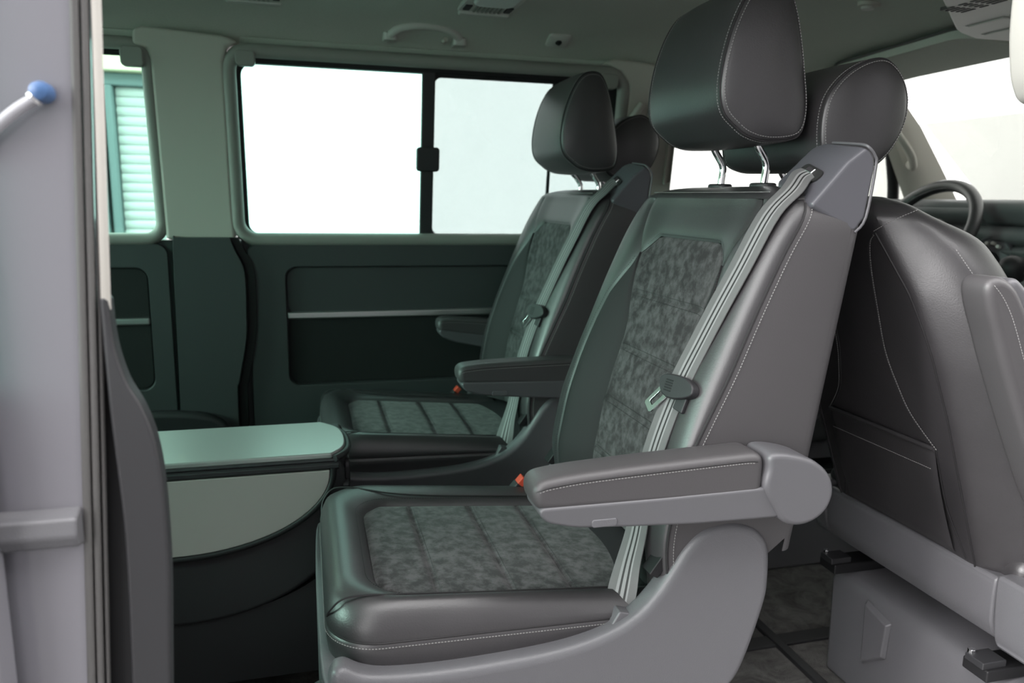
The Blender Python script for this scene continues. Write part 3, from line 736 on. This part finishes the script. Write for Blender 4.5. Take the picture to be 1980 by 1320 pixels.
    tg = locprism('belt_tongue', c2([(-.037, .006), (-.030, .015), (-.012, .019), (.016, .019), (.034, .012), (.040, .003), (.036, -.006), (.016, -.014), (-.010, -.018), (-.028, -.010)], 2, True), -.004, .011, 'dark_plastic', belt, .003)
    locprism('belt_loop', [(.004, -.012), (.026, -.010), (.024, -.034), (.002, -.030)], -.003, .004, 'dark_plastic', tg, .002)
    for i in range(5): locprism('grip_rib', [(-.012, -.0012), (.004, -.0012), (.004, .0012), (-.012, .0012)], .009, .0115, 'black', tg, .0005, 0, (-.008, .009-i*.004))
    fr = [(-.0115, 0), (.0115, 0), (.0115, -.046), (.009, -.049), (-.009, -.049), (-.0115, -.046)]; hl = [(-.0050, -.012), (.0050, -.012), (.0050, -.036), (.004, -.038), (-.004, -.038), (-.0050, -.036)]
    V = []; cs, sn = math.cos(R(-38)), math.sin(R(-38))
    for c in (.001, .004):
        for ol in (fr, hl):
            for a, b in ol: V.append(loc(-.022+a*cs-b*sn, -.004+a*sn+b*cs, c))
    F = []
    for i in range(6):
        j = (i+1) % 6; F += [(i, j, 6+j, 6+i), (12+i, 18+i, 18+j, 12+j), (i, 12+i, 12+j, j), (6+i, 6+j, 18+j, 18+i)]
    obj('metal_tongue', V, F, 'chrome', tg, bevel=.0006, seg=2)
    # ---- cushion
    def uring(xf, half, r, zf, xe=.515):
        out = []; yf = CY+half; yn = CY-(half if half > .23 else .197+(half-.15)*.42)
        for x in lin(xe, xf+r, 11)[:-1]: out.append((x, yn))
        for i in range(10): a = R(90*i/9); out.append((xf+r-r*math.sin(a), yn+r-r*math.cos(a)))
        for y in lin(yn+r, yf-r, 12)[1:-1]: out.append((xf, y))
        for i in range(10): a = R(90*i/9); out.append((xf+r-r*math.cos(a), yf-r+r*math.sin(a)))
        for x in lin(xf+r, xe, 11)[1:]: out.append((x, yf))
        return [Vector((x, y, zf(x))) for x, y in out]
    zs = lambda x: .490-.085*x
    crest = lambda x: .504-.090*x
    rings = [uring(.084, .150, .06, lambda x: zs(x)-.0045), uring(.080, .154, .062, lambda x: zs(x)-.001), uring(.072, .162, .066, lambda x: zs(x)+.005), uring(.058, .185, .072, lambda x: crest(x)-.003),
             uring(.044, .208, .078, crest), uring(.030, .226, .080, lambda x: crest(x)-.004), uring(.019, .239, .080, lambda x: crest(x)-.014), uring(.012, .247, .078, lambda x: .468-.06*x), uring(.009, .2505, .076, lambda x: .450-.03*x), uring(.011, .2495, .076, lambda x: .443-.024*x)]
    n = len(rings[0]); V = [v for r in rings for v in r]; Fc = []
    for i in range(len(rings)-1):
        for j in range(n-1): Fc.append((i*n+j, i*n+j+1, (i+1)*n+j+1, (i+1)*n+j))
    cu = obj('seat_cushion', V, Fc, 'leather', t)
    rb = [uring(.011, .2495, .076, lambda x: .4425-.024*x), uring(.009, .252, .076, lambda x: .438-.02*x), uring(.010, .252, .076, lambda x: .425-.01*x), uring(.013, .250, .074, lambda x: .40), uring(.022, .244, .07, lambda x: .378)]
    V = [v for r in rb for v in r]; Fc = []
    for i in range(len(rb)-1):
        for j in range(n-1): Fc.append((i*n+j, i*n+j+1, (i+1)*n+j+1, (i+1)*n+j))
    sb = obj('side_band', V, Fc, 'leather', cu)
    tube('piping', rings[-1], .0014, 'seam', cu, 5)
    stitches('stitching', [v+Vector((0, 0, -.0055)) for v in uring(.0082, .2528, .076, lambda x: .443-.024*x)], sb)
    stitches('stitching', uring(.0705, .1635, .066, lambda x: zs(x)+.0068), cu, .005, .003, .0005, m='seam')
    # side seam where the front cover meets the bolster
    for sg in (-1, 1):
        k = 0 if sg > 0 else .030
        sp = cr([Vector((.012, CY+sg*.182, .452)), Vector((.016, CY+sg*.203, .474)), Vector((.034, CY+sg*.211, .4935)), Vector((.064, CY+sg*(.205+k*.3), .4975)), Vector((.105, CY+sg*(.190+k*.8), .4935)), Vector((.15, CY+sg*(.176+k*1.2), .4885)), Vector((.24, CY+sg*(.168+k*1.45), .4795)), Vector((.44, CY+sg*(.166+k*1.5), .4625))], 8)
        tube('piping', sp, .0016, 'seam', cu, 5)
    sx_ = [.084, .172, .288, .384, .52]
    for i in range(4):
        def f(s, u, i=i):
            y = -.197+s*.347; x0 = sx_[i]; yc_ = y+.0235
            if i == 0:
                d = max(0, abs(yc_)-.1135); x0 = .084+.06-math.sqrt(max(0, .0036-d*d))
            x = x0+(sx_[i+1]-x0)*u
            return Vector((x, CY+y, zs(x)+.003*math.cos(yc_*9)-.001))
        panel('cushion_section', f, (0, 0, 1), .30, .1, 'suede', cu, .0045, .0050, 18, 9)
        if i:
            for dx in (.006,):
                stitches('stitching', [Vector((sx_[i]+dx, CY+y, zs(sx_[i]+dx)+.0008)) for y in lin(-.19, .145, 24)], cu, .005, .003, .0005, m='seam')
    # ---- base
    box('cushion_pan', (.04, CY-.235, .30), (.60, CY+.235, .45), 'dark_plastic', t, .01)
    sh = c2([(.008, .36), (.012, .415), (.030, .428), (.060, .413), (.12, .405), (.201, .403), (.30, .407), (.36, .414), (.41, .427), (.45, .447), (.481, .477), (.503, .508), (.527, .546), (.550, .568), (.577, .577), (.61, .578), (.643, .566), (.663, .545), (.671, .522), (.6735, .48), (.671, .445), (.653, .378), (.632, .323), (.605, .296), (.55, .272), (.40, .238), (.15, .222), (.06, .228), (.022, .258), (.010, .31)], 5, True)
    for sg in (-1, 1):
        a, b = sorted((CY+sg*.278, CY+sg*.236))
        s_ = softprism('side_shell', sh, a, b, .014, 'plastic', t)
        prism('slot_trim', [(.476, .505), (.490, .497), (.552, .582), (.538, .591)], 'XZ', *sorted((CY+sg*.264, CY+sg*.236)), 'black', s_, .002)
    prism('front_shell', c2([(.016, CY-.270), (.002, CY-.24), (-.002, CY), (.002, CY+.24), (.016, CY+.270)], 4)+[(.06, CY+.270), (.06, CY-.270)], 'XY', .225, .405, 'plastic', t, .006)
    prism('anchor_cover', [(.405, .405), (.432, .45), (.452, .445), (.452, .40), (.43, .392)], 'XZ', .962, .985, 'plastic', t, .003)
    prism('lever', c2([(.0, .30), (-.012, .37), (-.002, .385), (.02, .385), (.03, .30)], 3), 'XZ', CY-.262, CY-.225, 'dark_plastic', t, .006)
    box('pedestal', (.14, CY-.19, .03), (.56, CY+.19, .30), 'dark_plastic', t, .03)
    box('base_plate', (.10, CY-.25, .008), (.62, CY+.25, .035), 'black', t, .006)
    # red buckle
    dv = Vector((.66, 0, .75)); qv = Vector((-.75, 0, .66)); bo = Vector((.384, 1.452, .437))
    def bbx(l0, l1, th, wy): return [bo+dv*(l+.012)+qv*(k*th)+Vector((0, y*wy, 0)) for l in (l0, l1) for k in (-1, 1) for y in (-1, 1)]
    hs = hull('belt_buckle', bbx(-.03, .030, .0085, .013), 'dark_plastic', t, .003)
    hull('release_button', bbx(.026, .047, .0072, .0115), 'red', hs, .002)
    a1 = armrest(t, -1); a2 = armrest(t, 1); a1.location.x += .014; a2.location.x += .010
    return t, a1, a2
seat1, ar_n, ar_f = swivel_seat('near charcoal leather swivel seat with suede centre, large in the foreground')
seat2 = copy_tree(seat1); seat2.location += Vector((.015, .78, 0))
seat2['label'] = 'farther charcoal leather swivel seat beside the far side window, armrests down'
for o in seat1.children:
    if o.name.startswith('armrest') and o.location.y > 0: o.rotation_euler.y = R(112)
for o in seat2.children:
    if o.name.startswith('headrest'): o.location.z -= .024; o.location.x -= .010
    if o.name.startswith('armrest'): o.rotation_euler.y = R(8) if o.location.y > 0 else R(1.5); o.location.z -= .055 if o.location.y > 0 else .030; o.location.x += .085 if o.location.y > 0 else .036

# ================================================================== FRONT SEATS
PY = 1.175
def px_(z): return .89 + (1.05-z)*.37
def phw(z): return interp(z, [.40, .42, .70, .80, .88, .945, .99, 1.030, 1.051, 1.058, 1.064], [.262, .268, .270, .260, .240, .212, .182, .139, .100, .07, .04])
def par(z): return interp(z, [.41, .434, .623, .80, .907, .985, 1.01], [.180, .184, .190, .176, .148, .108, .095])
def front_seat(name, label):
    t = new_empty(name, (1.30, PY, 0), label, 'seat')
    V = []; Fc = []; zz = lin(.41, .99, 30)+[1.005, 1.02, 1.033, 1.043, 1.051, 1.057, 1.061, 1.064]
    def half(z):
        h = phw(z); r = min(par(z), h*.66); x = px_(z)
        k = 1 if z < 1.0 else max(.25, 1-(z-1.0)/.064*.7)
        return [(0, .004), (r*.4, .0035), (r*.75, .002), (r-.012, 0), (r, .0015), (r+.012, .003), (r+(h-r)*.4, .020*k), (r+(h-r)*.75, .045*k), (h-.006, .066*k), (h, .080*k), (h-.001, .115*k), (h-.012, .150*k), (h-.035, .172*k), (h*.6, .150*k), (0, .135*k)]
    n = 0
    for z in zz:
        hf = half(z); x = px_(z) + (0 if z < 1.03 else (z-1.03)*1.2)
        loop = [Vector((x+d, PY-a, z)) for a, d in hf] + [Vector((x+d, PY+a, z)) for a, d in reversed(hf[1:-1])]
        # smooth the section
        n = len(loop); V += loop
    for j in range(len(zz)-1):
        for i in range(n): Fc.append((j*n+i, j*n+(i+1) % n, (j+1)*n+(i+1) % n, (j+1)*n+i))
    Fc += [tuple(range(n)), tuple(range(len(zz)*n-1, (len(zz)-1)*n-1, -1))]
    b = obj('backrest', V, Fc, 'leather', t)
    s_ = b.modifiers.new('smooth', 'SUBSURF'); s_.levels = 1; s_.render_levels = 1
    for sg in (-1, 1):
        rp = [Vector((px_(z)+.0005, PY+sg*min(par(z), phw(z)*.66), z)) for z in lin(.415, 1.003, 40)]
        tube('piping', rp, .0018, 'seam', b, 6)
        ip = cr([(px_(z)-.0008, PY+sg*a, z) for z, a in ((1.0, .094), (.985, .080), (.941, .070), (.86, .064), (.793, .062), (.735, .075), (.686, .094), (.633, .139))], 8)
        tube('piping', ip, .0013, 'seam', b, 5); stitches('stitching', [v+Vector((-.0012, sg*.004, 0)) for v in ip], b)
        lp = cr([(px_(z)-.0005, PY+sg*a, z) for z, a in ((.633, .139), (.58, .137), (.523, .137), (.47, .150), (.433, .160))], 6)
        tube('piping', lp, .0013, 'seam', b, 5)
        tp = cr([(px_(1.003)+.0, PY+sg*.099, 1.004), (px_(1.02)+.004, PY+sg*.140, 1.022), (px_(1.035)+.02, PY+sg*.185, 1.042)], 6)
        stitches('stitching', [v+Vector((-.004, 0, .002)) for v in tp], b)
        sp = [Vector((px_(z)+.070, PY+sg*(phw(z)+.0015), z)) for z in lin(.60, .985, 60)]
        stitches('stitching', sp, b)
    # net style pocket across the back
    def pk(s, u):
        a = (s*2-1)*.139; z = .436+(.632+.018*(s-.5)*(s-.5)-.436)*u; return Vector((px_(z)-.010*math.sin(math.pi*min(1, .15+u*.8))**.6-.0015, PY+a, z))
    V = []; p = panel('pocket', pk, (-1, 0, 0), .28, .2, 'leather', b, .003, .008, 10, 8)
    stitches('stitching', [Vector((px_(.598)-.0115, PY+a, .596)) for a in lin(-.132, .132, 40)], p)
    tube('pocket_hem', [Vector((px_(.632)-.004, PY+a, .634)) for a in lin(-.138, .138, 16)], .0045, 'leather', p, 8)
    # headrest
    hp = [(.800, 1.122), (.791, 1.165), (.796, 1.210), (.816, 1.242), (.846, 1.266), (.880, 1.280), (.909, 1.280), (.938, 1.258), (.955, 1.222), (.954, 1.182), (.935, 1.140), (.905, 1.110), (.868, 1.103), (.830, 1.106)]
    h = headrest(hp, PY+.062, .160, t, -1)
    for y in (PY-.02, PY+.13):
        tube('pole', cr([(.873, y, 1.13), (.874, y, 1.11), (.895, y, 1.08), (.92, y, 1.03)], 4), .006, 'chrome', h, 10)
    # folded armrests
    for sg in (-1, 1):
        out = c2([(.935, .90), (.936, .942), (.948, .952), (.964, .943), (.988, .918), (1.02, .865), (1.08, .74), (1.14, .615), (1.145, .57), (1.09, .565), (1.0, .75)], 5, True)
        a, c = sorted((PY+sg*.284, PY+sg*.340))
        ar = softprism('armrest', out, a+.004, c-.002, .010, 'plastic_smooth', t)
        pad = c2([(.951, .814), (.925, .870), (.908, .906), (.899, .934), (.902, .949), (.915, .955), (.932, .951), (.949, .939), (.965, .918), (.985, .885), (1.01, .83), (1.065, .71), (1.108, .61), (1.075, .59), (1.015, .69)], 5, True)
        p = softprism('pad', pad, a, c, .013, 'leather_panel', ar)
        edge = a if sg < 0 else c
        stitches('stitching', [Vector((v[0]+.012, edge-sg*.0, v[1])) for v in c2([(.893, .944), (.915, .922), (.940, .883), (.985, .79), (1.03, .695)], 6)], p)
        stitches('stitching', [Vector((v[0], (a if sg > 0 else c)-(c-a)*.0, v[1])) for v in c2([(.915, .94), (.930, .91), (.965, .84), (1.0, .765)], 6)], p)
    # seat cushion, frame and box
    cf = c2([(1.14, .43), (1.16, .47), (1.25, .475), (1.45, .49), (1.58, .50), (1.64, .48), (1.66, .44), (1.64, .39), (1.5, .36), (1.2, .36)], 4, True)
    prism('seat_cushion', cf, 'XZ', PY-.255, PY+.255, 'leather', t, .03, seg=4)
    fr = prism('seat_frame', c2([(1.120, .428), (1.117, .40), (1.120, .345), (1.135, .312)], 3)+[(1.20, .30), (1.60, .30), (1.60, .40), (1.2, .43)], 'XZ', PY-.225, PY+.215, 'plastic', t, .008)
    prism('frame_end', c2([(1.112, .437), (1.112, .40), (1.120, .33), (1.132, .30)], 3)+[(1.24, .28), (1.26, .40), (1.2, .44)], 'XZ', PY-.300, PY-.228, 'plastic', t, .010)
    prism('frame_end', c2([(1.112, .437), (1.112, .40), (1.125, .34), (1.137, .31)], 3)+[(1.24, .28), (1.26, .40), (1.2, .44)], 'XZ', PY+.218, PY+.262, 'plastic', t, .010)
    bx_ = prism('seat_box', [(1.125, 0), (1.118, .225), (1.130, .248), (1.150, .256), (1.62, .256), (1.62, 0)], 'XZ', PY-.30, PY+.178, 'plastic', t, .010)
    # raised trapezoid panel on the box
    po = [(PY+.058, .085), (PY+.063, .235), (PY-.010, .218), (PY-.005, .135)]
    V = [(1.1195, y, z) for y, z in po]; cy_ = sum(p[0] for p in po)/4; cz_ = sum(p[1] for p in po)/4
    V += [(1.108, cy_+(y-cy_)*.86, cz_+(z-cz_)*.86) for y, z in po]
    obj('raised_panel', V, [(0, 1, 2, 3), (4, 7, 6, 5)]+[(i, 4+i, 4+(i+1) % 4, (i+1) % 4) for i in range(4)], 'plastic', bx_, bevel=.003)
    for y in (PY+.155, PY-.235):
        r_ = box('seat_rail', (1.085, y-.026, .258), (1.60, y+.026, .280), 'black', t, .003)
        box('rail_clip', (1.080, y-.020, .279), (1.13, y+.018, .292), 'dark_plastic', r_, .002)
        prism('rail_bolt', [(1.092+.007*math.cos(R(a)), y+.016+.007*math.sin(R(a))) for a in range(0, 360, 45)], 'XY', .288, .297, 'chrome', r_, .001)
    return t
fs = front_seat('front_seat', 'dark leather front passenger seat seen from behind, at right edge')
fd = copy_tree(fs); fd.location += Vector((.0, .92, 0)); fd['label'] = 'dark leather driver seat in front of the steering wheel, only headrest and shoulder showing'

# ================================================================== FOLDING TABLE CONSOLE
tb = new_empty('table_console', (-.25, 1.61, 0), 'dark table console with a silver lid and pale half round leaf beside the seats', 'table')
CX = -.26
def arc(rx, rz, cz, a0=0, a1=180, n=36): return [(CX+rx*math.cos(R(a)), cz-rz*math.sin(R(a))) for a in lin(a0, a1, n)]
prism('body', [(CX-.325, .545), (CX+.325, .545), (CX+.325, .30), (CX+.29, .06), (CX-.29, .06), (CX-.325, .30)], 'XZ', 1.545, 1.715, 'dark_plastic', tb, .012)
prism('bowl', [(CX-.322, .40), (CX-.322, .5)] + [(CX-.31, .53), (CX+.31, .53), (CX+.322, .5), (CX+.322, .40)] + arc(.322, .20, .40)[1:-1], 'XZ', 1.512, 1.56, 'dark_plastic', tb, .010)
prism('base', c2([(CX+.30, .06), (CX+.318, .36)], 2)+arc(.318, .155, .36)[1:-1]+[(CX-.318, .36), (CX-.30, .06)], 'XZ', 1.520, 1.56, 'dark_plastic', tb, .008)
leafo = [(CX+.292, .508)] + arc(.292, .152, .505)[1:-1] + [(CX-.292, .508)]
lf = prism('table_leaf', leafo, 'XZ', 1.503, 1.53, 'leaf', tb, .002)
ed = [Vector((x, 1.505, z)) for x, z in arc(.299, .160, .507, -2, 182)]
tube('leaf_edge', ed, .0065, 'black', lf, 8)
rl = prism('slide_rail', [(1.515, .534), (1.504, .533), (1.501, .528), (1.506, .525), (1.501, .520), (1.501, .513), (1.508, .508), (1.530, .507), (1.53, .534)], 'YZ', CX-.315, CX+.310, 'dark_plastic', tb, .001)
# silver lid, bowed at its end
lid = [(CX-.30, 1.503)] + c2([(CX+.296, 1.503), (CX+.318, 1.535), (CX+.326, 1.58), (CX+.318, 1.65), (CX+.285, 1.695), (CX+.27, 1.70)], 5) + [(CX-.30, 1.70)]
V = []; n = len(lid)
def lz(y): return .536+.009*(y-1.503)/.2
for k in (0, .012):
    for x, y in lid: V.append(Vector((x, y, lz(y)+k-.004)))
obj('lid', V, [tuple(range(n)), tuple(range(2*n-1, n-1, -1))]+[(i, (i+1) % n, n+(i+1) % n, n+i) for i in range(n)], 'silver_paint', tb, bevel=.004)
lr = [Vector((x, y, lz(y)-.004)) for x, y in lid[1:-1]]
tube('lid_rim', [v+Vector((.005, 0, 0)) for v in lr], .0075, 'dark_plastic', tb, 8)
prism('end_panel', rrect(1.545, .36, 1.70, .515, .02), 'YZ', CX+.322, CX+.334, 'dark_plastic', tb, .004)
prism('catch', rrect(1.512, .42, 1.545, .475, .006), 'YZ', CX+.316, CX+.330, 'dark_plastic', tb, .003)

# rear bench
rb_ = new_empty('rear_bench', (-.95, 1.61, 0), 'dark rear bench seat at far left, its front edge showing behind the pillar', 'seat')
ro = c2([(-.60, .38), (-.50, .425), (-.40, .43), (-.29, .415), (-.235, .375), (-.225, .32), (-.26, .27), (-.5, .25), (-1.15, .25), (-1.15, .40), (-.8, .41)], 4, True)
prism('seat_cushion', [(x-.40, z) for x, z in ro], 'XZ', 1.0, 2.28, 'leather', rb_, .02)
prism('wing', ro, 'XZ', 2.30, 2.345, 'dark_plastic', rb_, .018)
prism('backrest', [(-1.45, .43), (-1.45, .53), (-1.30, .56), (-.95, .54), (-.85, .50), (-.85, .44)], 'XZ', 1.0, 2.28, 'leather', rb_, .03)
box('bench_base', (-1.3, 1.05, .01), (-.62, 2.25, .25), 'dark_plastic', rb_, .01)

# ================================================================== DASHBOARD, STEERING WHEEL, GEAR LEVER
da = new_empty('dashboard', (2.2, 1.61, .0), 'dark layered dashboard below the windscreen at right', 'dashboard')
lo = c2([(2.60, 1.04), (2.40, 1.066), (2.12, 1.070), (2.02, 1.066), (1.995, 1.052), (1.998, 1.03), (2.03, 1.000)], 4)+[(2.10, .985), (2.60, .985)]
prism('top_pad', lo, 'XZ', .88, 2.40, 'dash', da, .006)
prism('upper_shelf', c2([(2.08, .992), (2.03, .990), (2.005, .975), (2.01, .95), (2.05, .932)], 3)+[(2.6, .93), (2.6, .992)], 'XZ', .88, 2.40, 'dash', da, .004)
prism('middle_band', c2([(2.07, .935), (2.035, .932), (2.015, .918), (2.03, .90)], 3)+[(2.6, .90), (2.6, .935)], 'XZ', .88, 2.40, 'dash', da, .003)
prism('lower_front', c2([(2.06, .905), (2.03, .88), (2.02, .80), (2.06, .70)], 3)+[(2.12, .30), (2.6, .25), (2.6, .905)], 'XZ', .88, 2.40, 'plastic', da, .006)
def disc(name, c, nrm, r, prof, m, parent, n=28):
    c = Vector(c); nrm = Vector(nrm).normalized(); u = nrm.cross(Vector((0, 0, 1))).normalized(); v = u.cross(nrm); V = []; Fc = []
    for rr, h in prof:
        for i in range(n): a = 2*math.pi*i/n; V.append(c+(u*math.cos(a)+v*math.sin(a))*rr*r+nrm*h)
    for k in range(len(prof)-1):
        for i in range(n): Fc.append((k*n+i, k*n+(i+1) % n, (k+1)*n+(i+1) % n, (k+1)*n+i))
    Fc.append(tuple(range((len(prof)-1)*n, len(prof)*n)))
    return obj(name, V, Fc, m, parent)
vt = disc('air_vent', (2.01, 1.875, .900), (-1, -.35, .2), .060, [(1, -.03), (1, .012), (.94, .016), (.88, .010), (.86, .002), (.0, .004)], 'plastic', da)
disc('vent_hub', (2.0, 1.878, .885), (-1, -.35, .2), .030, [(1, -.01), (1, .014), (.8, .02), (.1, .021)], 'dark_plastic', vt)
for i in range(5):
    a = R(50+i*30); p = Vector((2.002, 1.875, .900))+Vector((0, -.040*math.cos(a), .040*math.sin(a)))
    disc('dial_mark', p, (-1, -.35, .2), .0055, [(1, -.006), (1, .010), (.5, .011)], 'lamp', vt, 8)
ct = prism('center_stack', c2([(2.02, .90), (1.97, .86), (1.93, .78), (1.92, .70)], 4)+[(2.0, .40), (2.2, .40), (2.2, .90)], 'XZ', 1.44, 1.80, 'plastic', da, .015)
box('trim_bar', (1.965, 1.75, .832), (1.99, 1.90, .842), 'silver', da, .002)
gl = new_empty('gear_lever', (1.86, 1.66, .78), 'gear lever with a shiny chrome trimmed knob at the right edge', 'gear lever')
tube('boot', [(1.88, 1.66, .76), (1.87, 1.66, .80), (1.862, 1.66, .84)], [.05, .035, .016], 'leather', gl, 14)
disc('knob', (1.858, 1.66, .845), (-.25, -.1, 1), .034, [(.4, 0), (.8, .008), (1, .028), (1, .05), (.8, .066), (.4, .074), (.05, .076)], 'black', gl)
disc('knob_ring', (1.857, 1.659, .872), (-.25, -.1, 1), .0355, [(.9, 0), (1, .003), (1, .010), (.9, .013)], 'chrome', gl)
# steering wheel
sc_ = Vector((1.88, 2.03, .955)); nrm = Vector((-.86, .0, .51)).normalized(); su = Vector((0, 1, 0)); sv = nrm.cross(su).normalized()
if sv.z < 0: sv = -sv
st = new_empty('steering_wheel', sc_, 'black leather steering wheel behind the passenger seat', 'steering wheel')
def swp(a, r, h=0): return sc_+su*math.cos(a)*r+sv*math.sin(a)*r+nrm*h
V, Fc = tube_mesh([swp(2*math.pi*i/56, .182) for i in range(56)], .0195, 12, True); obj('rim', V, Fc, 'leather', st)
V, Fc = tube_mesh([swp(2*math.pi*i/56, .1690, .007) for i in range(56)], .0045, 6, True); obj('inner_ring', V, Fc, 'silver', st)
hb = disc('hub', sc_-nrm*.03, nrm, .075, [(1, -.05), (1, .01), (.9, .024), (.5, .032), (.05, .034)], 'dark_plastic', st)
for a in (-.18, math.pi+.18, -math.pi/2):
    p0, p1 = swp(a, .06, -.02), swp(a, .176, 0); sd = (p1-p0).cross(nrm).normalized()*.017
    hull('spoke', [p+s+nrm*k for p in (p0, p1) for s in (sd, -sd) for k in (-.006, .006)], 'plastic_smooth', st, .004)
tube('column', [sc_-nrm*.06, sc_-nrm*.12], .045, 'dark_plastic', st, 14)
ic = prism('instrument_hood', c2([(2.10, 1.03), (2.02, 1.045), (1.985, 1.04), (1.985, 1.02), (2.03, .99)], 4)+[(2.12, .98)], 'XZ', 1.93, 2.32, 'dash', da, .006)
# door mirror outside
mi = new_empty('door_mirror', (2.05, 2.60, 1.0), 'dark door mirror outside the front side window', 'mirror')
box('mirror_arm', (2.03, 2.44, .96), (2.08, 2.60, 1.02), 'black', mi, .01)
hull('mirror_shell', [(2.02+a*.05, 2.66+b*.10, 1.08+c*.09) for a in (-1, 1) for b in (-1, 1) for c in (-1, 1)], 'black', mi, .03)
# pale cover hanging from the near roof rail
cv = [(.880, 1.45), (.880, 1.30), (.888, 1.235), (.900, 1.20), (.92, 1.182), (.97, 1.182), (.97, 1.45)]
top(prism('belt_outlet_cover', c2(cv[:6], 5)+[cv[6]], 'XZ', .80, .845, 'frame_trim', None, .014, seg=4), 'pale rounded cover hanging at the top right edge of the frame', 'cover')
